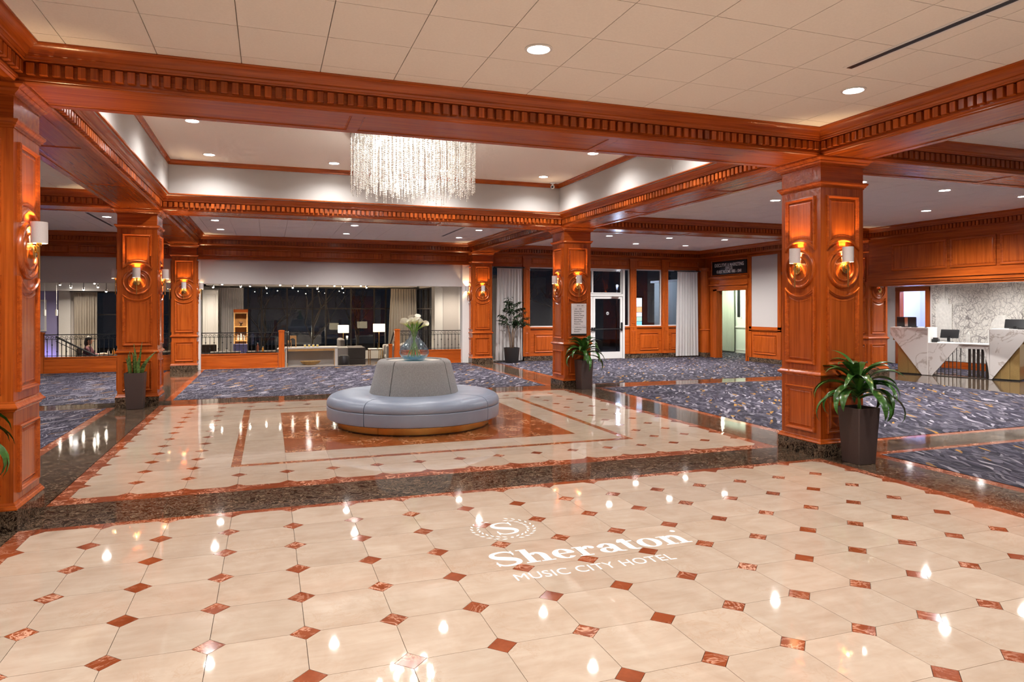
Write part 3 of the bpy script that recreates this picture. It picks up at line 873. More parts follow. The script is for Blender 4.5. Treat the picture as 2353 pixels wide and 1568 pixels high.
MB().lathe([(.0005,.024),(.098,.024),(.143,.032),(.180,.068),(.0005,.068)],40).build('water', M['water'], vase, smooth=60)
M['stem'] = plain('green_stem', (.16,.34,.05), .45, noise=.15, nscale=20)
pt_ = NT('cream_petal'); tcp = pt_.n('ShaderNodeTexCoord'); sxp = pt_.n('ShaderNodeSeparateXYZ'); pt_.l(tcp.outputs['Generated'], sxp.inputs[0])
pt_.base(pt_.ramp(sxp.outputs[2], [(0,(.30,.42,.05)),(.25,(.70,.72,.30)),(.5,(.90,.88,.74)),(1,(.92,.90,.80))])); pt_.set(rough=.45); M['petal'] = pt_.m
bouquet = thing('calla_lily_bouquet', 'bunch of cream calla lilies in the blue glass vase', 'flowers', (VX,VY,VZ))
rg = random.Random(3)
NL = 11
for k in range(NL):
    a = 2*PI*k/NL + rg.uniform(-.2,.2); s = .46 if k % 3 else .20
    bx_, by_ = -.15*math.cos(a)*rg.uniform(.4,.9), -.15*math.sin(a)*rg.uniform(.4,.9)
    nx, ny = .030*math.cos(a), .030*math.sin(a)
    tx, ty = .235*s*math.cos(a), .235*s*math.sin(a)
    tz = .50 + (.055 if s < .3 else 0)+rg.uniform(-.03,.035)
    pts = [Vector((bx_,by_,.045)), Vector((nx,ny,.37)), Vector((nx*1.5,ny*1.5,.44)), Vector((tx,ty,tz))]
    P = []
    for i in range(17):
        u = i/16*3; q = min(2,int(u)); f = u-q
        p0 = pts[max(q-1,0)]; p1 = pts[q]; p2 = pts[q+1]; p3 = pts[min(q+2,3)]
        P.append(.5*((2*p1)+(-p0+p2)*f+(2*p0-5*p1+4*p2-p3)*f*f+(-p0+3*p1-3*p2+p3)*f**3))
    fl = MB().tube(P, [.0065]*13+[.0075,.009,.011,.013], 8).build('stem', M['stem'], bouquet, smooth=True)
    d = (P[-1]-P[-3]).normalized(); d = (d + Vector((math.cos(a)*.35*s,math.sin(a)*.35*s,.25))).normalized()
    q = d.to_track_quat('Z','Y').to_matrix()
    rows = []
    for i in range(9):
        u = i/8; rr = .011+.036*u**1.7; ring = []
        for j in range(20):
            th = 2*PI*j/20
            lip = .035*u*u*max(0,math.cos(th))
            flare = rr*(1+.55*u*u*max(0,math.cos(th)))
            ring.append(tuple(P[-1] + q @ Vector((flare*math.cos(th), rr*math.sin(th), u*.088+lip*.8-.02*u*u*max(0,-math.cos(th))))))
        rows.append(ring)
    put('bloom', MB().rings(rows).mesh('bloom', True), M['petal'], fl)

# ================================================================ PLANTERS AND PLANTS
def leafmat(name, lo, hi, rough=.28):
    t = NT(name); c = t.ramp(t.noise(t.coord((4,4,30),rnd=9), 2, 3),[(.3,lo),(.7,hi)])
    t.base(t.tint(c,.25)); t.set(rough=rough, spec=.5); return t.m
M['leaf'] = leafmat('glossy_leaf', (.018,.070,.012), (.065,.18,.03))
def snake_mat():
    t = NT('snake_leaf'); w_ = t.noise(t.coord((14,14,38)), 1.0, 3, .6, 1.0)
    t.base(t.ramp(w_,[(.38,(.030,.065,.014)),(.5,(.10,.17,.035)),(.60,(.20,.27,.07))])); t.set(rough=.4); return t.m
M['snake'] = snake_mat()
def planter(x, y, label, rz=0, h=.60):
    t = thing('square_planter', label, 'planter', (x,y,0), rz, group='tapered square brown planters')
    rows = []
    for z, a in ((0,.115),(.004,.120),(h-.012,.150),(h,.149),(h,.136),(h-.05,.133)):
        c = .012
        rows.append([(-a+c,-a,z),(a-c,-a,z),(a,-a+c,z),(a,a-c,z),(a-c,a,z),(-a+c,a,z),(-a,a-c,z),(-a,-a+c,z)])
    MB().rings(rows, cap0=True).build('pot', M['pot'], t, smooth=25)
    MB().prism([(-.132,-.132),(.132,-.132),(.132,.132),(-.132,.132)],h-.07,h-.045).build('soil', M['soil'], t)
    return t
def strap_leaf(L, wd, elev, droop, n=11):
    """arching strap leaf in local x-z, with a folded midrib"""
    rows = []; x = z = 0.0; e = elev
    for i in range(n+1):
        s = i/n
        ww = wd*(.35+1.3*s if s < .45 else 1-.0*s)*(1 if s < .45 else (1-((s-.45)/.55)**2.2))
        ww = max(ww,.0015)
        nx, nz = -math.sin(e), math.cos(e)
        fold = .22*ww
        rows.append([(x+nx*fold, -ww/2, z+nz*fold),(x,0,z),(x+nx*fold, ww/2, z+nz*fold)])
        x += math.cos(e)*L/n; z += math.sin(e)*L/n
        e -= droop/n*(.5+s)
    return MB().rings(rows, closed=False).mesh('leaf', True, recalc=False)
def dracaena(x, y, h, label, seed, nl=34, scale=1.0, rz=0):
    rg = random.Random(seed)
    t = thing('dracaena', label, 'plant', (x,y,h-.045), rz, group='arching leaf plants in planters')
    MB().tube([(0,0,0),(.01,0,.10),(0,.01,.22)],[.016,.014,.010],8).build('stem', M['stem'], t, smooth=True)
    MB().tube([(.05,.03,0),(.07,.05,.09)],[.012,.010],8).build('stem', M['stem'], t, smooth=True)
    for k in range(nl):
        a = k*2.39996+rg.uniform(-.25,.25); u = k/nl
        L = (.47-.16*u+rg.uniform(-.05,.05))*scale; el = R(18+62*u**1.1+rg.uniform(-10,10))
        me = strap_leaf(L, (.066+rg.uniform(-.010,.012))*scale, el, R(185-95*u+rg.uniform(-25,25)))
        put('leaf', me, M['leaf'], t, (.012*math.cos(a),.012*math.sin(a),(.10+.14*u)*scale), rot=(rg.uniform(-.25,.25),0,a))
    return t
planter(7.23, 1.17, 'nearest brown planter, in front of the largest column'); dracaena(7.23,1.17,.60,'nearest arching leaf plant, before the largest column',21,44,1.30)
planter(7.36, 8.28, 'brown planter under the white directory sign', R(4)); dracaena(7.36,8.28,.60,'arching leaf plant under the white directory sign',8,40,1.22)
planter(-.90, 8.20, 'brown planter holding the upright snake plant')
planter(-.95, 1.12, 'brown planter beyond the picture edge by the cut-off column'); dracaena(-.95,1.12,.60,'drooping leaves entering at the picture edge by the cut-off column',4,48,1.30)
sn = thing('snake_plant', 'upright striped snake plant by the column', 'plant', (-.90,8.20,.555))
rg = random.Random(9)
for k, (dx, dy, L, lean, az) in enumerate(((-.09,.02,.36,.04,2.6),(-.06,-.03,.40,.03,3.3),(-.02,.04,.44,.02,1.0),(.0,-.02,.52,.03,4.2),(.04,.03,.42,.05,.4),(.06,-.04,.55,.04,.1),(.09,.02,.30,.18,.1),(.02,.0,.38,.10,3.0),(-.03,.06,.36,.06,2.2),(.08,.05,.40,.30,.15),(.05,-.06,.30,.05,5.0),(-.08,-.05,.30,.10,3.6))):
    rows = []
    for i in range(10):
        s = i/9; ww = .030*(1-s**2.5)*(.75+.5*min(s*3,1)); ww = max(ww,.001)
        x = lean*s*s*L*2; z = L*s; tw = az+.5*s+k
        c_, s_ = math.cos(tw), math.sin(tw); px, py = x*math.cos(az), x*math.sin(az)
        rows.append([(px-c_*ww,py-s_*ww,z),(px-s_*.006,py+c_*.006,z),(px+c_*ww,py+s_*ww,z),(px+s_*.004,py-c_*.004,z)])
    put('leaf', MB().rings(rows, cap0=True, cap1=True).mesh('leaf', 50), M['snake'], sn, (dx,dy,0))
# round pot and small tree by the back wall
pt = thing('round_planter', 'round dark planter before the sheer curtain', 'planter', (8.21,15.12,0))
MB().lathe([(.0005,0),(.19,0),(.205,.02),(.245,.44),(.248,.465),(.225,.465),(.222,.42)],32).build('pot', plain('charcoal_pot',(.022,.019,.018),.45), pt, smooth=40)
MB().lathe([(.0005,.425),(.222,.42)],24).build('soil', M['soil'], pt)
tr = thing('potted_tree', 'leafy indoor tree with bare stems in the round dark planter', 'plant', (8.21,15.12,.425))
rg = random.Random(17)
fol = MB()
M['bark'] = plain('pale_stem', (.30,.20,.13), .7, noise=.2, nscale=30)
for k in range(5):
    a = 2*PI*k/5; dx, dy = .07*math.cos(a), .05*math.sin(a)
    tip = Vector((dx*3.2+rg.uniform(-.08,.08), dy*1.5, rg.uniform(.85,1.25)))
    MB().tube([(dx*.7,dy*.7,0),(dx*1.2,dy,.45),tuple(tip*.8+Vector((dx,dy,.12))),tuple(tip)],[.014,.012,.009,.005],7).build('stem', M['bark'], tr, smooth=True)
def small_leaf(m, p, d, L, wd):
    d = d.normalized(); s = d.cross(Vector((0,0,1)));  s = s.normalized() if s.length > .01 else Vector((1,0,0)); u = s.cross(d)
    q = [p, p+d*L*.35+s*wd*.5, p+d*L*.7+s*wd*.38, p+d*L-u*L*.10, p+d*L*.7-s*wd*.38, p+d*L*.35-s*wd*.5, p+d*L*.4-u*wd*.25]
    m.add([tuple(v) for v in q],[(0,1,6),(1,2,3,6),(3,4,5,6),(5,0,6)])
for br in range(40):
    a = rg.uniform(0,2*PI); ht = .60+.80*rg.random()**1.2; rad = .74*(1-.62*((ht-.62)/.75))*rg.uniform(.45,1.0)
    c = Vector((rad*math.cos(a)*1.05, max(-.50,min(.06,rad*math.sin(a)*.75-.10)), ht + .1))
    st_ = Vector((.25*c.x,.25*c.y,ht-.10))
    MB  # twig
    fol.tube([tuple(st_), tuple((st_+c)/2+Vector((0,0,.07))), tuple(c)], .004, 5)
    for q in range(13):
        f = .25+.75*q/12; p = st_.lerp(c,f)+Vector((0,0,.07*math.sin(f*PI)))
        d = Vector((math.cos(a+rg.uniform(-1.4,1.4)), math.sin(a+rg.uniform(-1.4,1.4)), rg.uniform(-.75,.1)))
        small_leaf(fol, p, d, rg.uniform(.09,.16), rg.uniform(.034,.05))
for q in range(26):
    z = 1.35+.28*rg.random(); small_leaf(fol, Vector((-.10+rg.uniform(-.06,.06),rg.uniform(-.05,.05),z)), Vector((rg.uniform(-1,1),rg.uniform(-1,1),-.3)), .13, .04)
fol.tube([(-.05,0,1.1),(-.10,0,1.40),(-.12,0,1.62)],.005,5)
fol.build('foliage', leafmat('dark_tree_leaf',(.006,.020,.005),(.018,.048,.012)), tr, recalc=False, kind='stuff')

# ================================================================ FLOOR LETTERING
lt = plain('projected_lettering', (.93,.92,.90), .35)  # light of the projected logo, put in as flat white colour
def glyphs():
    G = {}
    lv = [0]
    def zz():
        lv[0] = (lv[0]+1) % 9
        return lv[0]*.00012
    def ring(m, cx, cy, rx, ry, t0, t1, wx, wy, n=26):
        rows = []; z_ = zz()
        for i in range(n+1):
            a = R(t0+(t1-t0)*i/n)
            rows.append([(cx+rx*math.cos(a),cy+ry*math.sin(a),z_),(cx+(rx-wx)*math.cos(a),cy+(ry-wy)*math.sin(a),z_)])
        m.rings(rows, closed=False)
    def rect(m, x0, x1, y0, y1):
        z_ = zz(); m.add([(x0,y0,z_),(x1,y0,z_),(x1,y1,z_),(x0,y1,z_)],[(0,1,2,3)])
    def stroke(m, pts, ws):
        rows = []
        for i, (x, y) in enumerate(pts):
            x2, y2 = pts[min(i+1,len(pts)-1)]; x1, y1 = pts[max(i-1,0)]
            d = math.hypot(x2-x1,y2-y1) or 1; nx, ny = -(y2-y1)/d, (x2-x1)/d
            rows.append([(x+nx*ws[i]/2,y+ny*ws[i]/2,0),(x-nx*ws[i]/2,y-ny*ws[i]/2,0)])
        m.rings(rows, closed=False)
    def scurve(m, w, h, fat, thin):
        pts = []; ws = []
        P = [(.90,.80),(.74,.95),(.48,.985),(.20,.90),(.12,.74),(.24,.60),(.50,.50),(.76,.40),(.88,.25),(.78,.09),(.50,.015),(.24,.05),(.08,.22)]
        n = len(P)-1
        for i in range(n*5+1):
            u = i/5; q = min(n-1,int(u)); f = u-q
            p0,p1,p2,p3 = P[max(q-1,0)],P[q],P[q+1],P[min(q+2,n)]
            c = [.5*((2*p1[k])+(-p0[k]+p2[k])*f+(2*p0[k]-5*p1[k]+4*p2[k]-p3[k])*f*f+(-p0[k]+3*p1[k]-3*p2[k]+p3[k])*f**3) for k in (0,1)]
            pts.append((c[0]*w,c[1]*h)); s = i/(n*5)
            ws.append(thin+(fat-thin)*math.exp(-((s-.5)/.23)**2))
        stroke(m, pts, ws)
        rect(m, w*.84, w*.90, h*.70, h*1.0); rect(m, w*.08, w*.14, 0, h*.30)
    F, t = .29, .085
    m = MB(); scurve(m, 1.15, 1.42, .36, .11); G['S'] = (m, 1.22)
    m = MB(); rect(m,.14,.14+F,0,1.42); rect(m,0,.30,1.34,1.42); rect(m,0,.57,0,t); ring(m,.66,.62,.40,.37,0,150,F,.15); rect(m,.77,1.06,0,.64); rect(m,.63,1.22,0,t); G['h'] = (m,1.26)
    m = MB(); ring(m,.50,.49,.48,.51,5,318,.30,.09); rect(m,.22,.93,.47,.56); G['e'] = (m,1.02)
    m = MB(); rect(m,.14,.14+F,0,.98); rect(m,0,.30,.90,.98); rect(m,0,.60,0,t); ring(m,.66,.60,.32,.38,40,165,.24,.15); ring(m,.80,.78,.13,.14,0,360,.129,.139); G['r'] = (m,.98)
    m = MB(); rect(m,.60,.60+F,.16,.70); ring(m,.50,.68,.39,.31,0,165,F,.12); ring(m,.20,.72,.13,.13,0,360,.129,.129); ring(m,.42,.28,.40,.29,20,340,.28,.09); ring(m,1.0,.20,.40,.21,180,285,F,.09); rect(m,.36,.72,.50,.58); G['a'] = (m,1.10)
    m = MB(); rect(m,.16,.16+F,.18,1.24); rect(m,0,.68,.88,.98); ring(m,.52,.22,.36,.23,180,300,F,.10); m.add([(.16,1.24,0),(.16,.95,0),(-.02,.95,0)],[(0,1,2)]); G['t'] = (m,.76)
    m = MB(); ring(m,.53,.49,.53,.51,0,360,.31,.085); G['o'] = (m,1.10)
    m = MB(); rect(m,.14,.14+F,0,.98); rect(m,0,.30,.90,.98); rect(m,0,.57,0,t); ring(m,.66,.62,.40,.37,0,150,F,.15); rect(m,.77,1.06,0,.64); rect(m,.63,1.22,0,t); G['n'] = (m,1.24)
    return G, scurve, ring
G, scurve, ring2 = glyphs()
logo = thing('projected_sign', 'white hotel name and wreath emblem lettered on the marble floor', 'lettering', (0,0,.0006))
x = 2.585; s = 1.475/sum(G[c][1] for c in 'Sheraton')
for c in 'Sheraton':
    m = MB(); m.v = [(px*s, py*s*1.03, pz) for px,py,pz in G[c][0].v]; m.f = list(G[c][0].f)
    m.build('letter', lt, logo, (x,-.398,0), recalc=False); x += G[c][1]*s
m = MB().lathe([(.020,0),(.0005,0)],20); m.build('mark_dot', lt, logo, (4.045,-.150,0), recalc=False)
def text(body, size, mat, parent, loc, rot, align='LEFT', ext=0.0, sx=1.0, space=1.0, name='lettering', bold=0.0):
    cu = bpy.data.curves.new(name, 'FONT'); cu.body = body; cu.size = size; cu.align_x = align; cu.extrude = ext; cu.space_character = space; cu.offset = bold
    o = bpy.data.objects.new(name, cu); col.objects.link(o)
    bpy.context.view_layer.update()
    me = bpy.data.meshes.new_from_object(o.evaluated_get(bpy.context.evaluated_depsgraph_get()))
    bpy.data.objects.remove(o)
    me.materials.clear()
    o = put(name, me, mat, parent, loc, rot=rot); o.scale = (sx,1,1)
    return o
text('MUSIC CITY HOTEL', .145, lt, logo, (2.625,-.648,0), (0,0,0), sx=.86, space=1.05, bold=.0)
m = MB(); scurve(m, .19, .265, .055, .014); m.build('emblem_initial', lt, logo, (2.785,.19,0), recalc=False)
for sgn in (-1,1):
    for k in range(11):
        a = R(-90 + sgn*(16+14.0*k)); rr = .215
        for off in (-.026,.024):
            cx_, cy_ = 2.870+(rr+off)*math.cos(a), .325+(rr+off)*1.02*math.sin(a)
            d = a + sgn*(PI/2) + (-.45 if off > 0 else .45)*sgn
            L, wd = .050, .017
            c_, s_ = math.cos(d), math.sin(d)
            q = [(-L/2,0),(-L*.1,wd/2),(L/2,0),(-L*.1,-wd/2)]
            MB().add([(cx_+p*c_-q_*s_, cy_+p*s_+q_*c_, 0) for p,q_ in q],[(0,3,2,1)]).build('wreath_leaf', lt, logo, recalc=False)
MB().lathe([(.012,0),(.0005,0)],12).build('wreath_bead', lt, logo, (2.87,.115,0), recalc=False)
# ================================================================ WALL HELPERS
def fpanel(parent, plane, pos, a0, a1, z0, z1, mm='wood_x', mf='wood_z', d0=.0, names=('panel_moulding','panel_field'), s=1.0, field=True):
    """raised panel on a wall facing -Y (plane y) or -X (plane x)"""
    def row(d, h):
        q = [(a0+d,z0+d),(a1-d,z0+d),(a1-d,z1-d),(a0+d,z1-d)]
        return [(a,pos-h,z) if plane == 'y' else (pos-h,a,z) for a,z in q]
    pm = MB().rings([row(d*s,h*s) for d,h in ((0,0),(0,.016),(.010,.024),(.022,.016),(.034,.004),(.050,.001))]).build(names[0], M[mm], parent, smooth=25)
    if field: MB().rings([row(d*s,h*s) for d,h in ((.050,.001),(.056,.006),(.078,.016),(.082,.016))], cap1=True).build(names[1], M[mf], pm, smooth=25)
gl = NT('window_glass')
gl_t = gl.n('ShaderNodeBsdfTransparent'); gl_t.inputs[0].default_value = (.80,.82,.84,1)
gl_g = gl.n('ShaderNodeBsdfGlossy'); gl_g.inputs['Roughness'].default_value = .01; gl_g.inputs[0].default_value = (.9,.9,.9,1)
gl_l = gl.n('ShaderNodeLayerWeight'); gl_l.inputs[0].default_value = .5; gl_r = gl.ramp(gl_l.outputs['Facing'], [(0,.045),(.55,.07),(.80,.20),(1,.9)])
gl_m = gl.n('ShaderNodeMixShader'); gl.l(gl_r, gl_m.inputs[0]); gl.l(gl_t.outputs[0], gl_m.inputs[1]); gl.l(gl_g.outputs[0], gl_m.inputs[2]); gl.l(gl_m.outputs[0], gl.out.inputs[0])
M['glass'] = gl.m
M['alu'] = plain('white_aluminium', (.66,.64,.62), .35)
M['bronze'] = plain('dark_bronze_frame', (.035,.028,.025), .4)
win_no = 0
def window(plane, pos, a0, a1, z0, z1, label, fm='alu', f=.035, cols=(), rows=(), dep=.05):
    global win_no; win_no += 1
    t = thing('window_%d' % win_no, label, 'window', kind='structure')
    def bx(p,q,lo,hi,name,mat,d0=0,d1=dep):
        m = MB()
        if plane == 'y': m.box(p,q,pos+d0,pos+d1,lo,hi)
        else: m.box(pos+d0,pos+d1,p,q,lo,hi)
        m.build(name, M[mat], t)
    bx(a0,a1,z1-f,z1,'frame',fm); bx(a0,a1,z0,z0+f,'frame',fm); bx(a0,a0+f,z0+f,z1-f,'frame',fm); bx(a1-f,a1,z0+f,z1-f,'frame',fm)
    xs = [a0+f]+list(cols)+[a1-f]; zs = [z0+f]+list(rows)+[z1-f]
    for c in cols: bx(c-.03,c+.03,z0+f,z1-f,'mullion',fm)
    for r in rows: bx(a0+f,a1-f,r-.022,r+.022,'transom_bar',fm,.004,dep-.004)
    for i in range(len(xs)-1):
        for j in range(len(zs)-1):
            bx(xs[i]+.012,xs[i+1]-.012,zs[j]+.012,zs[j+1]-.012,'pane','glass',.02,.026)
    return t
def drape(name, label, plane, pos, a0, a1, z0, z1, mat, folds=9, amp=.035, taper=0.0, group=None, rod=True):
    t = thing(name, label, 'curtain', group=group)
    n = folds*10; m = 14; rows = []
    for k in range(m+1):
        s = k/m; z = z1-(z1-z0)*s; row = []
        for i in range(n+1):
            u = i/n; ph = u*folds*2*PI+.35*math.sin(u*9+s*1.5)
            a = a0+(a1-a0)*u - taper*s*(1-u)*1.0 + taper*s*u*.6 if True else 0
            d = amp*(.45+.55*min(1,s*3))*math.sin(ph)+amp*.35*math.sin(ph*.37+2*s)
            row.append((a,pos+d,z) if plane == 'y' else (pos+d,a,z))
        rows.append(row)
    MB().rings(rows, closed=False).build('fabric', mat, t, smooth=True, recalc=False)
    # gathered heading tape and rod
    h = .09
    if plane == 'y': MB().box(a0,a1,pos-amp*.5,pos+amp*.5,z1-.002,z1+.03).build('heading', mat, t)
    else: MB().box(pos-amp*.5,pos+amp*.5,a0,a1,z1-.002,z1+.03).build('heading', mat, t)
    if rod:
        if plane == 'y': MB().tube([(a0-.12,pos,z1+.05),(a1+.12,pos,z1+.05)],.014,10).build('rod', M['iron'], t, smooth=True)
        else: MB().tube([(pos,a0-.12,z1+.05),(pos,a1+.12,z1+.05)],.014,10).build('rod', M['iron'], t, smooth=True)
    return t
def cloth(name, c, tr=.25):
    t = NT(name); a = t.noise(t.coord((260,260,60)),1,2); t.base(t.ramp(a,[(.3,tuple(x*.82 for x in c)),(.7,c)])); t.set(rough=.9,spec=.1,trans=0.0)
    df = t.n('ShaderNodeBsdfTranslucent'); df.inputs[0].default_value = (*c,1)
    mx = t.n('ShaderNodeMixShader'); mx.inputs[0].default_value = tr
    t.l(t.b.outputs[0], mx.inputs[1]); t.l(df.outputs[0], mx.inputs[2]); t.l(mx.outputs[0], t.out.inputs[0]); return t.m
M['sheer'] = cloth('sheer_white_cloth', (.74,.70,.68)); M['drape'] = cloth('greige_cloth', (.52,.46,.39), .12)

# ================================================================ BACK WALL WITH GLASS ENTRANCE (faces -Y)
YB = 15.55
wb = thing('wall_back', 'wood panelled back wall with dark windows around the glass entrance', 'wall', kind='structure')
def seg(x0, x1, z0, z1, mat, name, y0=YB, y1=YB+.16): MB().box(x0,x1,y0,y1,z0,z1).build(name, M[mat], wb)
seg(7.45,15.5,2.97,3.64,'wood_x','header')
for a,b in ((8.78,10.08),(12.34,15.5)):
    seg(a,b,.155,1.00,'wood_x','wainscot'); seg(a,b,0,.155,'dark','marble_base',YB-.012); seg(a,b,1.0,1.03,'wood_x','sill_moulding',YB-.03); seg(a,b,1.03,1.07,'wood_x','sill_moulding',YB-.05)
for a,b in ((8.75,8.96),(12.54,12.76),(13.75,13.98)):
    seg(a,b,1.07,2.97,'wood_z','pilaster',YB-.04); seg(a-.02,b+.02,.155,1.07,'wood_z','pilaster_base',YB-.045)
    seg(a-.03,b+.03,2.97,3.02,'wood_x','pilaster_cap',YB-.07); seg(a-.02,b+.02,3.02,3.24,'wood_z','pilaster_block',YB-.05); seg(a-.05,b+.05,3.24,3.30,'wood_x','pilaster_cap',YB-.09)
    fpanel(wb,'y',YB-.04,a+.045,b-.045,1.16,2.90,s=.5)
    fpanel(wb,'y',YB-.045,a+.04,b-.04,.26,.92,s=.5)
fpanel(wb,'y',YB,9.12,10.0,.27,.84); fpanel(wb,'y',YB,12.90,13.62,.27,.84); fpanel(wb,'y',YB,14.1,15.05,.27,.84)
for a,b in ((7.78,8.70),(9.03,10.5),(10.6,12.48),(12.83,13.70),(14.03,15.2)): fpanel(wb,'y',YB,a,b,3.06,3.27,s=.7)
seg(7.45,7.72,0,2.97,'wood_z','end_post'); seg(15.15,15.5,1.07,2.97,'wood_z','end_post')
seg(10.05,10.10,0,2.97,'alu','door_frame',YB,YB+.09); seg(12.27,12.34,0,2.97,'alu','door_frame',YB,YB+.09); seg(10.10,12.27,2.06,2.14,'alu','door_frame',YB,YB+.09); seg(10.10,12.27,2.93,2.97,'alu','door_frame',YB,YB+.09)
window('y',YB+.05,7.72,8.75,.03,2.97,'tall dark window half covered by the sheer curtain by the potted tree')
window('y',YB+.05,8.96,10.05,1.07,2.97,'dark window between the fluted post and the directory sign column')
window('y',YB+.05,10.12,12.25,2.15,2.92,'dark transom window above the glass entrance doors',cols=(11.18,))
window('y',YB+.05,12.34,12.54,1.07,2.97,'narrow dark sidelight beside the glass entrance')
window('y',YB+.05,12.76,13.75,1.07,2.97,'square dark window showing the lit display screen')
window('y',YB+.05,13.98,15.15,1.07,2.97,'dark window half covered by the pleated curtain near the offices')
etch = plain('etched_mark', (.75,.75,.76), .5)
def glass_door(n, x0, x1, hinge_right, label):
    t = thing('door_%d' % n, label, 'door', kind='structure')
    y0, y1 = YB+.02, YB+.065; f = .075
    MB().box(x0,x1,y0,y1,.015,.235).build('bottom_rail', M['alu'], t); MB().box(x0,x1,y0,y1,1.98,2.055).build('top_rail', M['alu'], t)
    MB().box(x0,x0+f,y0,y1,.235,1.98).build('stile', M['alu'], t); MB().box(x1-f,x1,y0,y1,.235,1.98).build('stile', M['alu'], t)
    MB().box(x0+f,x1-f,YB+.04,YB+.046,.235,1.98).build('pane', M['glass'], t)
    MB().tube([(x0+.03,y0-.05,.985),(x1-.03,y0-.05,.985)],.016,10).build('push_bar', M['black'], t, smooth=True)
    for xx in (x0+.035,x1-.035): MB().box(xx-.022,xx+.022,y0-.055,y0,.93,1.20 if xx == (x1-.035 if hinge_right else x0+.035) else 1.04).build('bar_bracket', M['black'], t)
    xx = (x0+x1)/2
    MB().rings([[(xx+r*math.cos(2*PI*i/20),YB+.037,1.50+r*math.sin(2*PI*i/20)) for i in range(20)] for r in (.050,.038)]).build('etched_ring', etch, t)
    m = MB(); scurve(m,.04,.06,.012,.004); m.v = [(xx-.02+a,YB+.037-c_,1.47+b) for a,b,c_ in m.v]; m.build('etched_initial', etch, t, recalc=False)
    cl = MB().box(x1-.42,x1-.16,y0-.05,y0,2.0,2.05).build('door_closer', M['steel'], t)
glass_door(1, 10.11, 11.18, False, 'glass entrance door leaf partly behind the directory sign column')
glass_door(2, 11.19, 12.26, True, 'glass entrance door leaf with black push bar in full view')
drape('sheer_curtain','white sheer curtain behind the potted tree','y',15.42,7.84,8.64,.06,2.88,M['sheer'],8,.03,.05)
drape('pleated_curtain','pale pleated curtain between the window and the office wall','y',15.42,14.28,15.08,.05,2.88,M['sheer'],8,.03,.06)
# engaged round post in the corner
t = thing('corner_post', 'round wooden post in the corner beside the office doorway', 'post', (15.36,15.37,0), kind='structure')
MB().lathe([(.17,.15),(.17,2.98)],28).build('post_shaft', M['wood_z'], t, smooth=True)
MB().lathe([(.18,0),(.18,.15),(.17,.155)],28).build('marble_base', M['dark'], t, smooth=40)
MB().lathe([(.17,.91),(.19,.92),(.195,.935),(.19,.95),(.17,.96)],28).build('post_ring', M['wood_x'], t, smooth=40)
MB().lathe([(.17,2.93),(.20,2.95),(.21,2.99),(.22,3.04)],28).build('post_cap', M['wood_x'], t, smooth=40)

# ================================================================ OFFICE WALL (faces -X)
XE = 15.45
we = thing('wall_right', 'wood panelled side wall with the office doorway', 'wall', kind='structure')
def segx(y0, y1, z0, z1, mat, name, x0=XE, x1=XE+.18): MB().box(x0,x1,y0,y1,z0,z1).build(name, M[mat], we)
segx(14.83,15.9,0,3.64,'wood_z','wall_board'); segx(13.31,14.83,2.25,3.64,'wood_y','wall_board'); segx(9.05,13.31,0,3.64,'wood_z','wall_board')
for a,b,p in ((14.81,15.02,.05),(15.02,15.18,.03),(13.27,13.33,.05)): segx(a,b,0,2.30,'wood_z','casing',XE-p,XE+.18)
segx(13.25,15.18,2.25,2.42,'wood_y','head_casing',XE-.05); segx(13.22,15.22,2.42,2.46,'wood_y','head_moulding',XE-.09); segx(13.25,15.18,2.46,2.62,'wood_y','head_frieze',XE-.04)
segx(13.20,15.22,2.62,2.66,'wood_y','head_moulding',XE-.08); segx(13.18,15.24,2.66,2.72,'wood_y','head_moulding',XE-.11)
fpanel(we,'x',XE,13.22,15.15,2.74,3.28,mm='wood_y',field=False)
segx(13.20,13.26,.16,3.30,'wood_z','post',XE-.03)
fb = MB().box(XE-.006,XE+.002,11.93,13.09,1.10,3.28).build('fabric_panel', M['wallpaper'], we)
segx(13.09,13.20,.14,3.3,'wood_z','panel_stile',XE-.02); segx(11.78,11.93,.14,3.3,'wood_z','panel_stile',XE-.02)
segx(11.78,13.2,.96,1.10,'wood_y','panel_rail',XE-.02); segx(11.78,13.2,1.0,1.03,'wood_y','panel_rail',XE-.05); segx(11.78,13.2,3.28,3.38,'wood_y','panel_rail',XE-.03)
fpanel(we,'x',XE,12.0,13.02,.26,.86,mm='wood_y'); segx(9.1,13.2,0,.145,'dark','marble_base',XE-.015)
fpanel(we,'x',XE,9.3,11.6,.26,.86,mm='wood_y'); fpanel(we,'x',XE,9.3,11.6,1.16,3.2,mm='wood_y')
sg = thing('office_sign', 'black sign with white lettering above the office doorway', 'sign', (XE-.02,0,0))
MB().box(-.012,.012,13.30,15.06,2.79,3.22).build('sign_board', plain('black_sign',(.008,.009,.014),.4), sg)
wt = plain('sign_lettering', (.80,.80,.80), .5)
RX = (R(90),0,R(-90))
for body, yy, zz, sz, sx in (('EXECUTIVE & MARKETING',14.18,3.045,.155,.82),('OFFICES',14.18,2.945,.125,.82),('GUEST ROOMS 1005 - 1041',14.18,2.835,.135,.80)):
    text(body, sz, wt, sg, (-.0135,yy,zz), RX, 'CENTER', .0006, sx, bold=.003)
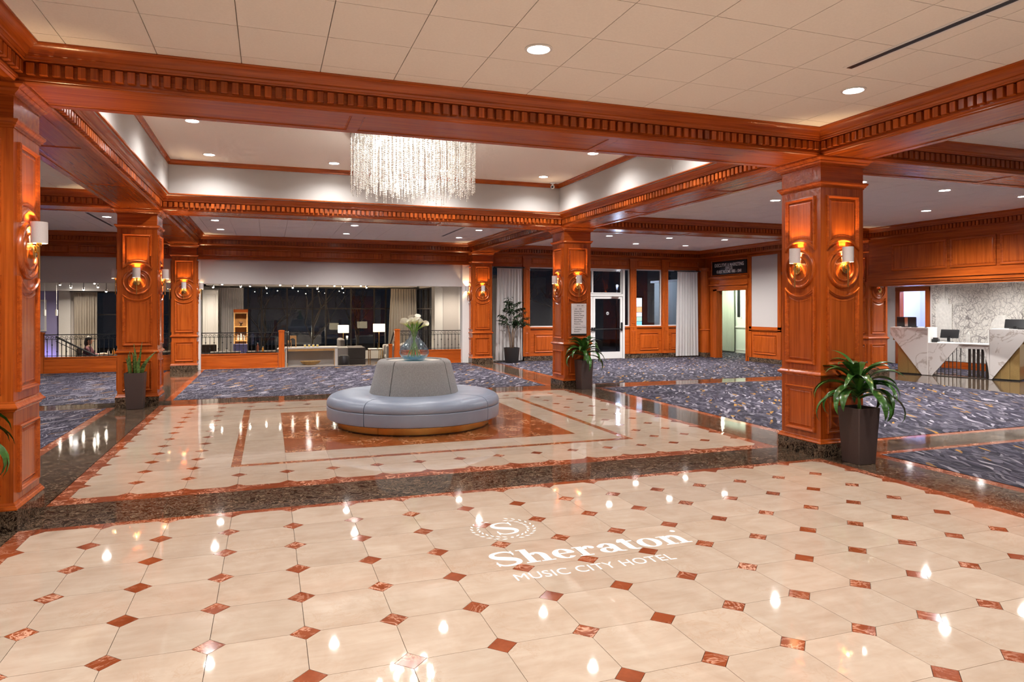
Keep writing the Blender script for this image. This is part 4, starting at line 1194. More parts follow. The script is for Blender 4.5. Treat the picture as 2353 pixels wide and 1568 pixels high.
# corridor behind the doorway
ch = thing('wall_corridor', 'pale green-white corridor seen through the office doorway', 'wall', kind='structure')
M['pale'] = plain('green_lit_paint', (.74,.76,.70), .6)  # greenish lamplight put into the colour of the white walls
MB().box(17.8,17.9,11.7,19.1,0,2.7).build('corridor_wall', M['pale'], ch); MB().box(15.63,17.8,19.0,19.1,0,2.7).build('corridor_wall', M['pale'], ch); MB().box(15.63,17.8,11.7,11.8,0,2.7).build('corridor_wall', M['pale'], ch)
MB().box(15.63,15.72,15.9,19.0,0,2.7).build('corridor_wall', M['pale'], ch); MB().box(15.45,17.9,11.7,19.1,2.66,2.74).build('corridor_ceiling', M['white'], ch)
MB().box(15.45,17.9,11.7,19.1,-.2,.003).build('corridor_carpet', M['carpet'], ch)
MB().box(17.76,17.80,11.8,19.0,.94,.99).build('chair_rail', M['white'], ch); MB().box(17.77,17.80,11.8,19.0,.10,.13).box(17.78,17.80,11.8,19.0,0,.10).build('skirting', M['white'], ch)
MB().box(17.775,17.80,16.55,16.62,1.3,2.6).box(17.775,17.80,16.28,16.32,1.3,2.6).build('window_casing', M['white'], ch)
MB().box(17.785,17.80,16.62,16.80,1.34,2.6).build('dark_pane', M['black'], ch); MB().box(17.785,17.80,16.05,16.28,1.34,2.6).build('dark_pane', M['black'], ch)
drape('corridor_curtain','grey green curtain inside the office corridor','x',17.66,16.85,17.98,.05,2.45,cloth('green_grey_cloth',(.52,.53,.46),.1),9,.035,0)
t = thing('corridor_light', 'flat ceiling light inside the office corridor', 'ceiling light', (16.7,16.4,2.66))
MB().lathe([(.0005,-.04),(.18,-.04),(.20,-.02),(.20,0)],24).build('diffuser', emit('corridor_lamp',(.86,1.0,.80),6), t, smooth=40)
lamp('corridor_glow','POINT',70,(.86,1.0,.78),t,(0,0,-.15),.12)

# ================================================================ DIRECTORY SIGN ON ITS COLUMN
ds = thing('directory_sign', 'white directory sign with black text on the middle column', 'sign', (7.33,8.4545,0))
MB().box(-.176,.176,.006,.016,1.10,1.768).build('backing', M['black'], ds); MB().box(-.172,.172,0,.007,1.135,1.765).build('face', plain('sign_face',(.74,.70,.71),.45), ds)
blk = plain('sign_black', (.03,.028,.03), .6)
rows = ['1014 - 1041  >','','<  1043 - 1094','Sheraton Fitness','Indoor Pool','General Thomas','General Hood','Belle Meade','Sheraton Club','Restaurant','','<  Conference Center','Marketplace','Elevators']
ys = [1.722,1.69,1.650,1.606,1.562,1.518,1.474,1.430,1.386,1.342,1.31,1.272,1.226,1.182]
for body, z in zip(rows, ys):
    if not body: MB().box(-.15,.15,-.0012,.0,z-.001,z+.001).build('rule', blk, ds); continue
    right = body.endswith('>'); ind = body.startswith('<')
    text(body, .040, blk, ds, (.155 if right else (-.145 if ind else -.112), -.001, z-.012), (R(90),0,0), 'RIGHT' if right else 'LEFT', .0004, .86)

# ================================================================ RECEPTION
rh = thing('wall_reception', 'dark red wood header with square panels above the reception opening', 'wall', kind='structure')
XH = 15.215
def segr(y0,y1,z0,z1,mat,name,x0=XH,x1=XH+.55): MB().box(x0,x1,y0,y1,z0,z1).build(name, M[mat], rh)
segr(1.9,8.46,2.45,3.64,'wood_y','header_board')
for z0,z1,p in ((2.20,2.24,-.0),(2.24,2.28,.03),(2.28,2.36,.05),(2.36,2.40,.08),(2.40,2.47,.04)): segr(1.9,8.46,z0,z1,'wood_y','header_moulding',XH-p)
for a,b in ((6.40,7.80),(5.32,6.32),(4.20,5.24),(3.1,4.12),(2.0,3.02)): fpanel(rh,'x',XH,a,b,2.55,3.19,mm='wood_y')
M['art'] = None
def artmat():
    t = NT('scribbled_wall_art')
    v = t.coord((1,1,1))
    wob = t.n('ShaderNodeTexNoise'); t.l(v, wob.inputs['Vector']); wob.inputs['Scale'].default_value = 2.0
    sl = t.n('ShaderNodeVectorMath', operation='SCALE'); t.l(wob.outputs['Color'], sl.inputs[0]); sl.inputs['Scale'].default_value = .6
    ad = t.n('ShaderNodeVectorMath', operation='ADD'); t.l(v, ad.inputs[0]); t.l(sl.outputs[0], ad.inputs[1])
    acc = None
    for k,(s_,wd,ax) in enumerate(((1.6,.020,(.4,0,0)),(2.8,.028,(.9,.3,0)),(4.2,.036,(1.4,0,.5)),(6.5,.045,(.2,.9,.3)))):
        mp = t.n('ShaderNodeMapping'); t.l(ad.outputs[0], mp.inputs[0]); mp.inputs['Rotation'].default_value = ax; mp.inputs['Scale'].default_value = (1,1.0+.5*k,1.6-.3*k)
        vo = t.n('ShaderNodeTexVoronoi', feature='DISTANCE_TO_EDGE'); t.l(mp.outputs[0], vo.inputs['Vector']); vo.inputs['Scale'].default_value = s_
        m = t.ramp(vo.outputs['Distance'], [(0,1.0),(wd,0.0)])
        if acc is None: acc = m
        else:
            mx = t.n('ShaderNodeMath', operation='MAXIMUM'); t.l(acc, mx.inputs[0]); t.l(m, mx.inputs[1]); acc = mx.outputs[0]
    dens = t.ramp(t.noise(v,1.6,2),[(.3,.45),(.7,.95)])
    mu = t.n('ShaderNodeMath', operation='MULTIPLY'); t.l(acc, mu.inputs[0]); t.l(dens, mu.inputs[1])
    t.base(t.mix(mu.outputs[0], (.74,.70,.64), (.07,.045,.05))); t.set(rough=.7); return t.m
M['art'] = artmat()
rb = thing('wall_desk_back', 'pale reception back wall with wood skirting and doorway', 'wall', kind='structure')
XR = 19.1
MB().box(XR,XR+.12,10.99,12.0,0,2.62).box(XR,XR+.12,10.0,10.99,2.17,2.62).box(XR,XR+.12,2.0,10.0,0,2.62).build('plaster', M['white'], rb)
MB().box(XR-.03,XR,2.0,9.98,0,.19).build('skirting', M['wood_y'], rb)
for a,b,z0,z1 in ((10.92,11.07,0,2.27),(9.95,10.08,0,2.27)): MB().box(XR-.04,XR+.12,a,b,z0,z1).build('door_casing', M['wood_z'], rb)
MB().box(XR-.05,XR+.12,9.95,11.07,2.17,2.30).build('door_head', M['wood_y'], rb)
MB().box(15.76,19.2,1.9,12.0,2.62,2.7).build('reception_ceiling', M['white'], rb)
MB().box(15.63,19.2,11.55,11.65,0,2.62).build('side_wall', M['white'], rb); MB().box(15.76,19.2,1.8,1.9,0,2.62).build('side_wall', M['white'], rb)
MB().box(15.65,19.1,9.0,9.02,0,.003).build('side_floor_line', M['dark'], rb)
bm_ = NT('blue_lit_paint'); bm_.base((.66,.68,.80)); bm_.set(rough=.6)  # white room; the lamp's blue cast is put into its colour
MB().box(20.7,20.8,9.3,11.7,-.1,2.62).box(19.2,20.8,9.3,9.4,-.1,2.62).box(19.2,20.8,11.6,11.7,-.1,2.62).box(19.2,20.8,9.3,11.7,2.55,2.62).box(19.1,20.8,9.3,11.7,-.1,.002).build('inner_room', bm_.m, rb)
MB().box(20.66,20.70,10.62,10.66,0,2.2).box(20.66,20.70,10.1,10.14,0,2.2).build('inner_door_frame', M['white'], rb)
t = thing('office_lamp', 'bluish ceiling lamp in the room behind reception', 'ceiling light', (20.0,10.4,2.55))
MB().lathe([(.0005,-.03),(.15,-.03),(.15,0)],20).build('diffuser', emit('blue_lamp',(.62,.68,1.0),5), t); lamp('blue_glow','POINT',45,(.60,.66,1.0),t,(0,0,-.15),.1)
art = thing('wall_art', 'large scribbled line mural with pale skyline cut-outs behind reception', 'wall art', (0,0,0))
MB().box(XR-.025,XR-.004,2.0,9.88,.20,2.60).build('mural_panel', M['art'], art)
sky = plain('pale_skyline_board', (.74,.71,.66), .6, noise=.10, nscale=14)
def silhouette(pts): 
    m = MB(); n = len(pts); vs = [(XR-.045,a,z) for a,z in pts]+[(XR-.025,a,z) for a,z in pts]
    m.add(vs,[tuple(range(n)),tuple(range(2*n-1,n-1,-1))]+[(i,(i+1)%n,n+(i+1)%n,n+i) for i in range(n)]); m.build('skyline_cutout', sky, art)
silhouette([(9.75,.2),(9.75,1.79),(9.63,1.79),(9.63,1.94),(9.50,1.94),(9.50,2.4),(9.47,2.4),(9.47,1.94),(9.36,1.94),(9.36,1.79),(9.26,1.79),(9.26,.2)])
silhouette([(8.26,.2),(8.26,1.10),(8.17,1.10),(8.17,1.27),(8.10,1.38),(8.03,1.42),(8.00,1.49),(7.80,1.49),(7.75,1.42),(7.66,1.38),(7.60,1.27),(7.55,1.27),(7.55,.2)])
silhouette([(8.86,.2),(8.86,.94),(8.80,1.02),(8.74,.94),(8.74,.2)])
for x, y in ((17.9,9.6),(17.9,7.6),(17.9,5.6),(16.6,7.9),(16.6,5.8)):
    downlight(x, y, 2.62, 'downlight in the low reception ceiling, hidden by the wood header', power=70, group='reception downlights')
# ---- desk
rd = thing('reception_desk', 'white veined marble reception desk with slanted cut-outs and brass panels', 'desk', (16.40,8.68,0), R(-68.66))
t = NT('white_veined_marble')
vv = t.coord((1,1,1)); ve = t.noise(vv,1.7,5,.55,1.4); vm = t.ramp(ve,[(.47,0.0),(.495,.75),(.505,.75),(.535,0.0)])
t.base(t.mix(vm,(.74,.70,.68),(.42,.35,.31))); t.set(rough=.22); M['wmarble'] = t.m
M['goldp'] = plain('gold_laminate', (.50,.34,.13), .38, metal=.55, noise=.05, nscale=60)
M['top'] = plain('white_counter', (.84,.81,.78), .3)
def slab2(pts, y0, y1, name, mat):
    m = MB(); n = len(pts); vs = [(x,y0,z) for x,z in pts]+[(x,y1,z) for x,z in pts]
    m.add(vs,[tuple(range(n)),tuple(range(2*n-1,n-1,-1))]+[(i,(i+1)%n,n+(i+1)%n,n+i) for i in range(n)]); return m.build(name, M[mat], rd)
slab2([(-.16,1.165),(-.16,1.01),(.57,.012),(.69,.012),(.69,1.165)],-.03,.02,'marble_front','wmarble')
MB().box(-.16,.71,-.03,.62,1.165,1.185).build('counter_top', M['top'], rd); MB().box(.69,.71,-.03,.6,.012,1.165).build('side_panel', M['top'], rd)
for a,b in ((0,.235),(.24,.42),(.425,.60)): MB().box(a,b,.03,.05,.03,1.0).build('brass_panel', M['goldp'], rd)
MB().box(-.12,.69,.05,.60,.85,1.165).box(0,.69,.05,.6,.03,.85).build('cabinet', M['goldp'], rd); MB().box(0,.69,.02,.6,0,.03).build('kick', M['black'], rd)
slab2([(.71,.80),(.71,.012),(.80,.012),(1.39,.80)],-.03,.02,'marble_front','wmarble')
MB().box(.71,1.99,-.03,.62,.80,.818).build('counter_top', M['top'], rd); slab2([(.9,.80),(1.45,.70),(1.99,.70),(1.99,.80)],-.01,.03,'marble_beam','wmarble')
slab2([(1.87,.70),(1.96,.30),(1.99,.012),(1.99,.70)],-.02,.02,'marble_wedge','wmarble')
for k in range(5): MB().cbox(1.575+k*.088,.05,.36,.050,.05,.68).build('dark_slat', plain('dark_slat_%d'%k,(.022,.014,.010),.4), rd)
for k in range(7): MB().cbox(.86+k*.085,.12,.41,.012,.02,.80).build('steel_rod', M['bronze'], rd)
MB().box(.80,1.99,.0,.14,0,.014).build('base_plate', M['bronze'], rd)
slab2([(1.99,1.165),(1.99,.012),(2.04,.012),(2.80,1.14),(2.80,1.165)],-.03,.02,'marble_front','wmarble')
MB().box(1.985,2.82,-.03,.62,1.165,1.185).build('counter_top', M['top'], rd); MB().box(1.985,2.0,-.03,.6,.012,1.165).build('side_panel', M['top'], rd)
for a,b in ((2.02,2.19),(2.195,2.37),(2.375,2.56)): MB().box(a,b,.03,.05,.03,1.0).build('brass_panel', M['goldp'], rd)
MB().box(2.02,2.8,.05,.6,.85,1.165).box(2.02,2.56,.05,.6,.03,.85).build('cabinet', M['goldp'], rd); MB().box(2.0,2.56,.02,.6,0,.03).build('kick', M['black'], rd)
def d2w(x, y, z=0):
    a = R(-68.66); return (16.40+x*math.cos(a)-y*math.sin(a), 8.68+x*math.sin(a)+y*math.cos(a), z)
def monitor(x, y, z, label, w_=.46, h_=.27, tilt=8, st=.06):
    t = thing('computer_monitor', label, 'monitor', d2w(x,y,z), R(-68.66), group='reception monitors')
    m = MB().bbox(-w_/2,w_/2,-.014,.014,st,st+h_,.006); o = m.build('screen_case', M['black'], t); o.rotation_euler = (R(tilt),0,0)
    if tilt == 4: MB().box(-.035,.035,-.024,-.013,st,st+h_*.96).build('back_rib', M['steel'], o)
    MB().box(-.03,.03,-.02,.02,0,st+.05).build('stand', M['black'], t); MB().bbox(-.10,.10,-.08,.08,0,.012,.004).build('foot', M['black'], t)
monitor(.12,.28,1.185,'black monitor on the high counter next to the dark column',.46,.25,4,.012)
monitor(1.06,.30,.818,'monitor on the low counter between the marble fronts',.40,.22,-20,.12)
monitor(2.42,.26,1.185,'tilted monitor on the high counter at the picture edge',.42,.22,-22,.02)
for x,y,z,lb,sz in ((.36,.12,1.185,'black card terminal on the high counter',(.13,.09,.035)),(.62,.10,1.185,'tiny black scanner on the high counter corner',(.05,.04,.02)),(2.60,.06,1.185,'black card terminal by the tilted monitor',(.15,.09,.03)),(.80,.22,.818,'small black receipt printer on the low counter',(.14,.14,.12)),(1.36,.12,.818,'small pale box on the low counter',(.08,.06,.03))):
    t = thing('card_terminal' if 'terminal' in lb else ('scanner' if 'scanner' in lb else ('receipt_printer' if 'printer' in lb else 'card_box')), lb, 'desk device', d2w(x,y,z), R(-68.66))
    mt = M['top'] if 'pale' in lb else M['black']
    MB().bbox(-sz[0]/2,sz[0]/2,-sz[1]/2,sz[1]/2,0,sz[2]*.7,.004).build('housing', mt, t); MB().bbox(-sz[0]*.35,sz[0]*.35,-sz[1]*.3,sz[1]*.3,sz[2]*.7,sz[2],.002).build('key_pad', M['bronze'], t)
t = thing('paper_stack', 'loose papers and cables under the low counter monitor', 'papers', d2w(1.05,.14,.818), R(-68.66))
MB().box(-.16,.16,-.1,.1,0,.02).build('sheets', M['top'], t); MB().tube([(-.18,.02,.03),(-.05,-.05,.06),(.05,.04,.04),(.17,-.02,.03)],.006,6).build('cable', M['black'], t)
# slim posts between column and desk
t = thing('desk_gate', 'slim bronze rods between the dark column and the desk', 'gate', (16.12,9.06,0), R(-50))
for k in range(5): MB().cbox(-.22+k*.11,0,.52,.014,.02,1.04).build('steel_rod', M['bronze'], t)
MB().box(-.25,.25,-.02,.02,.0,.014).build('base_plate', M['bronze'], t); MB().box(-.25,-.05,-.03,-.01,.50,.58).build('latch', M['black'], t)
# ================================================================ LOUNGE OPENING
wl = thing('wall_lounge', 'pale drop wall under a dark wood frieze over the lounge opening', 'wall', kind='structure')
YL = 15.62
for x0, x1 in ((-.615,7.005),(-8.1,-1.225)):
    MB().box(x0,x1,YL,YL+.25,2.33,3.0).build('drop_wall', M['wallpaper'], wl)
    MB().box(x0,x1,YL-.06,YL+.25,3.0,3.64).build('frieze_board', M['wood_x'], wl)
    MB().box(x0,x1,YL-.10,YL-.06,2.99,3.03).box(x0,x1,YL-.085,YL-.06,3.03,3.05).build('frieze_moulding', M['wood_x'], wl)
    n = 3; L = (x1-x0)/n
    for k in range(n): fpanel(wl,'y',YL-.06,x0+L*k+.10,x0+L*(k+1)-.10,3.08,3.30,s=.7)
MB().box(6.78,7.005,YL-.02,YL+.25,0,3.0).box(-.615,-.55,YL-.02,YL+.25,0,3.0).build('opening_jamb', M['white'], wl)

def railing(name, x0, x1, label, y=15.83, z0=.40, slope=None):
    t = thing(name, label, 'railing', (0,y,0), group='wrought iron railings')
    MB().box(x0,x1,-.07,.07,0,z0-.015).build('low_wall', M['wood_x'], t)
    MB().box(x0,x1,-.085,.085,z0-.02,z0+.012).build('wall_cap', M['wood_x'], t); MB().box(x0,x1,-.085,-.07,0,.10).build('skirting', M['wood_x'], t)
    for z, h, d in ((.985,.022,.05),(.865,.012,.024),(.445,.012,.024)): MB().box(x0,x1,-d/2,d/2,z-h/2,z+h/2).build('rail', M['iron'], t)
    n = max(2, round((x1-x0)/.107))
    for k in range(n):
        x = x0+(x1-x0)*(k+.5)/n
        kn = k % 2
        put('baluster', BAL[kn], M['iron'], t, (x,0,0))
        put('scroll', SCR, M['iron'], t, (x,0,.92))
    return t
def bal(kn):
    zk = .72 if kn else .55
    return MB().box(-.007,.007,-.007,.007,.41,.865).lathe([(.001,zk-.03),(.016,zk-.008),(.016,zk+.008),(.001,zk+.03)],8).mesh('baluster')
BAL = (bal(0), bal(1))
def scr():
    pts = []
    for i in range(30):
        a = i/29*2.6*PI; r = .047*(1-i/29*.72)
        pts.append((r*math.cos(a+PI), 0, r*math.sin(a+PI)))
    return MB().tube(pts, .006, 5).mesh('scroll', True)
SCR = scr()
railing('railing', -.60, 1.44, 'wrought iron railing between the far column and the first newel post')
railing('railing', 4.92, 7.0, 'wrought iron railing behind the glass vase by the potted tree column')
railing('railing', -4.22, -1.23, 'wrought iron railing along the dining area')
def newel(x, y, h, label, w_=.15, z0=0):
    t = thing('newel_post', label, 'post', (x,y,z0), group='square newel posts')
    a = w_/2
    MB().box(-a-.012,a+.012,-a-.012,a+.012,0,.42).build('post_base', M['wood_z'], t)
    MB().box(-a,a,-a,a,.42,h-.05).build('post_shaft', M['wood_z'], t)
    MB().sqring(-a,a,-a,a,[(0,h-.055),(.012,h-.05),(.012,h-.025),(0,h-.012),(-a*.6,h),(-a*.98,h)],cap1=True).build('post_cap', M['wood_z'], t)
newel(1.535,15.83,1.055,'newel post beside the pale display table'); newel(4.815,15.83,1.055,'newel post directly behind the glass vase'); newel(-4.31,15.83,1.06,'newel post at the dining stair',.14)
newel(4.76,16.65,.97,'short newel post at the foot of the lounge steps',.10,-.40)
t = thing('stair_handrail', 'short black handrail sloping down behind the vase', 'handrail', (0,0,0))
MB().tube([(4.80,15.90,1.0),(4.78,16.1,.96),(4.76,16.60,.58)],.02,8).build('rail', M['iron'], t, smooth=True); MB().tube([(4.79,15.95,.98),(4.79,15.95,.42)],.012,6).build('bracket', M['iron'], t)
t = thing('stair_handrail', 'short black handrail beside the display table newel', 'handrail', (0,0,0))
MB().tube([(1.62,15.86,.985),(1.75,15.95,.96),(1.78,16.55,.55)],.016,8).build('rail', M['iron'], t, smooth=True); MB().tube([(1.70,15.93,.96),(1.70,15.93,.10)],.012,6).build('post', M['iron'], t)
t = thing('stair_railing', 'black iron stair railing sloping down into the dining area', 'railing', (0,16.9,0))
MB().tube([(-4.25,0,.90),(-3.05,0,.22)],.025,8).build('rail', M['iron'], t); MB().tube([(-4.25,0,.78),(-3.05,0,.10)],.010,6).build('rail', M['iron'], t)
for k in range(13): MB().box(-4.2+k*.093-.006,-4.2+k*.093+.006,-.006,.006,-.45,.86-k*.0527).build('baluster', M['iron'], t)

# ================================================================ LOUNGE SHELL (sunken)
ZL = -.45; CL = 2.62
lf = MB().box(-8.2,8.2,16.53,25.2,ZL-.1,ZL).build('floor', plain('lounge_carpet',(.06,.05,.055),.95,noise=.4,nscale=30), kind='structure', label='dark sunken lounge floor', cat='floor')
MB().box(-8.2,8.0,15.95,16.23,ZL-.1,-.15).build('stair_tread', M['dark'], lf); MB().box(-8.2,8.0,16.23,16.53,ZL-.1,-.30).build('stair_tread', M['dark'], lf)
lc = MB().box(-8.3,8.2,15.86,25.2,CL,CL+.1).build('ceiling', plain('lounge_ceiling',(.50,.45,.40),.8), kind='structure', label='low lounge ceiling carrying the track spotlights', cat='ceiling')
for k in range(26): MB().box(-1.0,6.6,18.9+k*.11,18.94+k*.11,CL-.05,CL).build('ceiling_slat', M['black'] if k % 2 else M['bronze'], lc)
MB().box(-1.0,6.9,22.9,24.5,CL-.09,CL).build('bulkhead', M['white'], lc)
ww = thing('wall_lounge_windows', 'white lounge wall around the tall dark windows', 'wall', kind='structure')
MB().box(-1.25,7.4,24.5,24.62,ZL,-.10).box(-1.25,-.25,24.5,24.62,ZL,CL).box(6.9,7.4,24.5,24.62,ZL,CL).box(-1.25,7.4,24.5,24.62,2.53,CL).build('plaster', M['white'], ww)
MB().box(-1.35,-1.2,21.9,24.6,ZL,CL).build('plaster', M['white'], ww)
MB().box(-1.16,-.62,23.5,23.62,ZL,2.36).build('pilaster', M['white'], ww); fpanel(ww,'y',23.5,-1.06,-.72,-.1,2.2,mm='white',mf='white')
MB().box(6.83,8.2,19.5,20.0,ZL,CL).build('plaster', M['white'], ww); MB().box(7.14,7.72,19.48,19.5,ZL,CL).build('wall_panel', M['wallpaper'], ww)
MB().box(8.0,8.2,15.87,19.5,ZL,CL).build('plaster', M['white'], ww); MB().box(7.2,7.3,20.0,24.6,2.5,CL).box(7.2,7.3,20.0,24.6,ZL,-.05).build('plaster', M['white'], ww)
window('y',24.5,-.25,6.9,-.10,2.53,'wide dark lounge window with black mullions',fm='bronze',f=.05,cols=(.42,.92,1.90,2.89,3.42,4.44,5.40,5.89),rows=(1.65,),dep=.09)
window('x',7.2,20.0,24.4,-.05,2.5,'dark side window of the lounge next to the drapes',fm='bronze',f=.05,cols=(21.2,22.4,23.3),rows=(1.65,),dep=.09)
drape('sheer_drape','white sheer drape beside the lounge bookcase','y',24.15,-.66,.26,ZL+.02,2.44,M['sheer'],11,.04)
drape('lounge_drape','greige pleated drapes at the end of the lounge window','y',23.85,5.98,7.05,ZL+.02,2.46,M['drape'],10,.05,.12)
# dining side
wd_ = thing('wall_dining', 'dining room walls with a violet-lit end', 'wall', kind='structure')
MB().box(-8.2,-5.42,22.0,22.1,ZL,CL).build('plaster', plain('violet_lit_plaster',(.40,.37,.66),.8), wd_); MB().box(-5.42,-5.08,21.85,22.1,ZL,2.25).build('cream_pier', M['white'], wd_)  # end wall colour holds the violet light that falls on it
MB().box(-8.2,-1.2,21.2,22.1,2.24,2.62).build('soffit', M['white'], wd_); MB().box(-5.08,-4.45,21.95,22.1,ZL,2.25).build('plaster', M['wallpaper'], wd_)
MB().box(-5.08,-1.2,22.0,22.1,ZL,-.10).build('sill_wall', M['black'], wd_); MB().box(-8.3,-8.2,15.9,22.1,ZL,CL).build('plaster', M['white'], wd_)
window('y',22.0,-4.45,-1.35,-.10,2.24,'dark dining room window behind the railing',fm='bronze',f=.05,cols=(-3.7,-2.9,-2.1),rows=(1.45,),dep=.09)
drape('dining_drape','greige drapes beside the violet dining wall','y',21.6,-4.92,-4.24,ZL+.02,2.18,M['drape'],9,.05)
t = thing('picture_frame', 'white framed picture on the violet dining wall', 'picture', (-6.05,21.97,0)); MB().box(-.25,.25,-.02,.02,.9,1.95).build('frame', M['metal'], t); MB().box(-.2,.2,-.025,-.02,.95,1.9).build('picture', plain('pale_print',(.62,.62,.78),.4), t)
for x, lb in ((-5.46,'slim pendant lamp nearest the cut-off column, before the violet wall'),(-5.14,'slim pendant lamp nearer the cream pier, before the violet wall')):
    t = thing('pendant_lamp', lb, 'pendant', (x,20.5,0), group='dining pendants')
    MB().tube([(0,0,1.62),(0,0,2.62)],.006,6).build('cord', M['metal'], t); MB().lathe([(.035,1.43),(.040,1.62),(.0005,1.625)],14).build('pendant_shade', M['metal'], t, smooth=40); MB().lathe([(.0005,1.44),(.03,1.44),(.03,1.50),(.0005,1.5)],10).build('bulb', emit('pendant_bulb',(1,.9,.8),8), t)
t = thing('violet_lamp', 'violet uplight washing the dining end wall', 'lamp', (-5.9,20.9,ZL))
MB().lathe([(.0005,0),(.10,0),(.08,.16),(.0005,.16)],16).build('housing', M['black'], t); lamp('violet_glow','SPOT',28,(.50,.42,1.0),t,(0,0,.3),.1,110,.6,(R(75),0,R(15)))

# track spotlights
ORD = 'first second third fourth fifth sixth seventh eighth ninth tenth eleventh twelfth thirteenth'.split()
TRK = [(-.58,2.40),(-.30,2.50),(.29,2.43),(.59,2.45),(1.12,2.39),(1.57,2.50),(1.99,2.41),(2.48,2.49),(2.82,2.38),(3.41,2.49),(3.69,2.41),(4.34,2.50),(4.54,2.44)]
TRL = [(-4.67,2.39),(-4.39,2.31),(-4.06,2.25),(-3.77,2.44),(-3.68,2.33),(-3.46,2.20),(-2.2,2.3)]
M['spot'] = emit('track_bulb', (1.0,.90,.74), 70.0)
tk = thing('light_track', 'black ceiling track carrying the lounge spotlights', 'light track', (0,0,0)); MB().box(-1.0,5.2,20.48,20.52,CL-.07,CL-.045).build('track_bar', M['black'], tk); MB().box(-1.0,5.2,20.49,20.51,CL-.045,CL).build('track_clip', M['black'], tk)
tk = thing('light_track', 'black ceiling track carrying the dining spotlights', 'light track', (0,0,0)); MB().box(-4.9,-1.9,18.98,19.02,CL-.05,CL-.025).build('track_bar', M['black'], tk); MB().box(-4.9,-1.9,18.99,19.01,CL-.025,CL).build('track_clip', M['black'], tk)
for lst, yy, lb, gp in ((TRK,20.5,('lounge','far lounge column'),'lounge track spotlights'),(TRL,19.0,('dining area','violet wall'),'dining track spotlights')):
    for k, (x, z) in enumerate(lst):
        t = thing('track_spotlight', '%s track spotlight over the %s, counted away from the %s' % (ORD[k], lb[0], lb[1]), 'spotlight', (x,yy,z), group=gp)
        MB().tube([(0,0,.03),(0,0,CL-.05-z)],.008,6).build('stem', M['black'], t)
        MB().lathe([(.022,.05),(.036,.045),(.036,-.02),(.030,-.025)],14,cap0=True).build('can', M['steel'], t, smooth=40)
        MB().ell((0,-.008,-.022),(.026,.026,.024)).build('bulb', M['spot'], t, smooth=True)
        if k % 2 == 0: lamp('spot_beam','SPOT',120,(1,.84,.62),t,(0,0,-.06),.04,140,.8)

for x, y, lb in ((7.35,18.4,'lounge downlight over the pale wall by the railing'),(6.4,22.4,'lounge downlight before the pleated drapes'),(-.75,22.3,'lounge downlight before the white sheer drape'),(-4.6,20.4,'dining downlight before the greige drapes'),(2.4,17.9,'lounge downlight over the display table')):  # added lamps, unseen, that brighten the lounge walls, drapes and table
    downlight(x, y, CL, lb, power=45 if x == 2.4 else 85, group='lounge downlights', color=(1,.88,.72))
# ================================================================ LOUNGE FURNITURE
M['lsofa'] = plain('light_grey_upholstery', (.34,.32,.315), .9, noise=.1, nscale=200); M['dsofa'] = plain('charcoal_upholstery', (.085,.075,.075), .9, noise=.2, nscale=220)
M['ply'] = plain('oak_board', (.50,.26,.09), .45, noise=.12, nscale=12); M['lamwhite'] = plain('pale_laminate', (.62,.56,.52), .4)
cs = thing('display_table', 'pale open-front display table between the newel posts', 'table', (0,17.5,ZL))
MB().bbox(1.67,3.26,-.02,.62,.86,.905,.004).build('table_top', M['lamwhite'], cs)
MB().box(1.69,1.74,0,.60,0,.86).build('side_panel', M['lamwhite'], cs); MB().box(3.14,3.24,0,.60,0,.86).build('side_panel', M['lamwhite'], cs); MB().box(1.74,3.14,.55,.60,0,.86).build('back_panel', M['wallpaper'], cs)
MB().box(1.74,3.14,-.005,.02,.79,.86).build('apron', M['ply'], cs); MB().box(1.72,1.745,-.008,.0,.0,.86).build('edge_strip', M['ply'], cs); MB().box(3.135,3.155,-.008,.0,0,.86).build('edge_strip', M['ply'], cs); MB().box(1.74,3.14,.0,.55,.30,.34).build('shelf', M['lamwhite'], cs)
for x in (2.0,2.45,2.9): MB().lathe([(.0005,.785),(.012,.785),(.012,.79)],10,(x,.10)).build('spot_lens', emit('shelf_spot_%d'%int(x*10),(1,.85,.6),25), cs)
bk = thing('wicker_bowl', 'oval wicker bowl inside the pale display table', 'bowl', (2.43,17.70,ZL+.34))
MB().lathe([(.0005,0),(.14,.0),(.25,.05),(.32,.12),(.31,.125),(.24,.06),(.13,.015),(.0005,.012)],28).build('weave', plain('wicker',(.50,.30,.11),.7,noise=.4,nscale=60), bk, smooth=40).scale = (1,.6,1)
for k in range(4):
    t = thing('yellow_candle', ['yellow square candle nearest the wooden arches','second yellow square candle from the wooden arches','third yellow square candle from the wooden arches','yellow square candle farthest from the wooden arches'][k], 'candle', (2.26+k*.125,17.62,ZL+.905), group='square candles on the display table')
    MB().bbox(-.035,.035,-.035,.035,0,.085,.004).build('holder', M['lamwhite'], t); MB().bbox(-.024,.024,-.037,-.03,.02,.07,.001).build('wax', plain('yellow_wax_%d'%k,(.85,.60,.05),.5), t)
for dx, h, lb in ((0,.36,'taller wooden arch ornament on the display table'),(-.10,.22,'shorter wooden arch ornament on the display table')):
    t = thing('arch_ornament', lb, 'ornament', (1.90+dx,17.75-(0 if h > .3 else .12),ZL+.905)); w_ = .11 if h > .3 else .06
    P = [(-w_,0),(-w_*.72,0),(-w_*.72,h*.55)]+[(-w_*.72*math.cos(PI*i/10),h*.55+w_*.72*math.sin(PI*i/10)) for i in range(1,10)]+[(w_*.72,h*.55),(w_*.72,0),(w_,0),(w_,h),(-w_,h)]
    m = MB(); n = len(P); m.add([(a,-.02,b) for a,b in P]+[(a,.02,b) for a,b in P],[tuple(range(n)),tuple(range(2*n-1,n-1,-1))]+[(i,(i+1)%n,n+(i+1)%n,n+i) for i in range(n)]); m.build('arch', M['ply'], t)
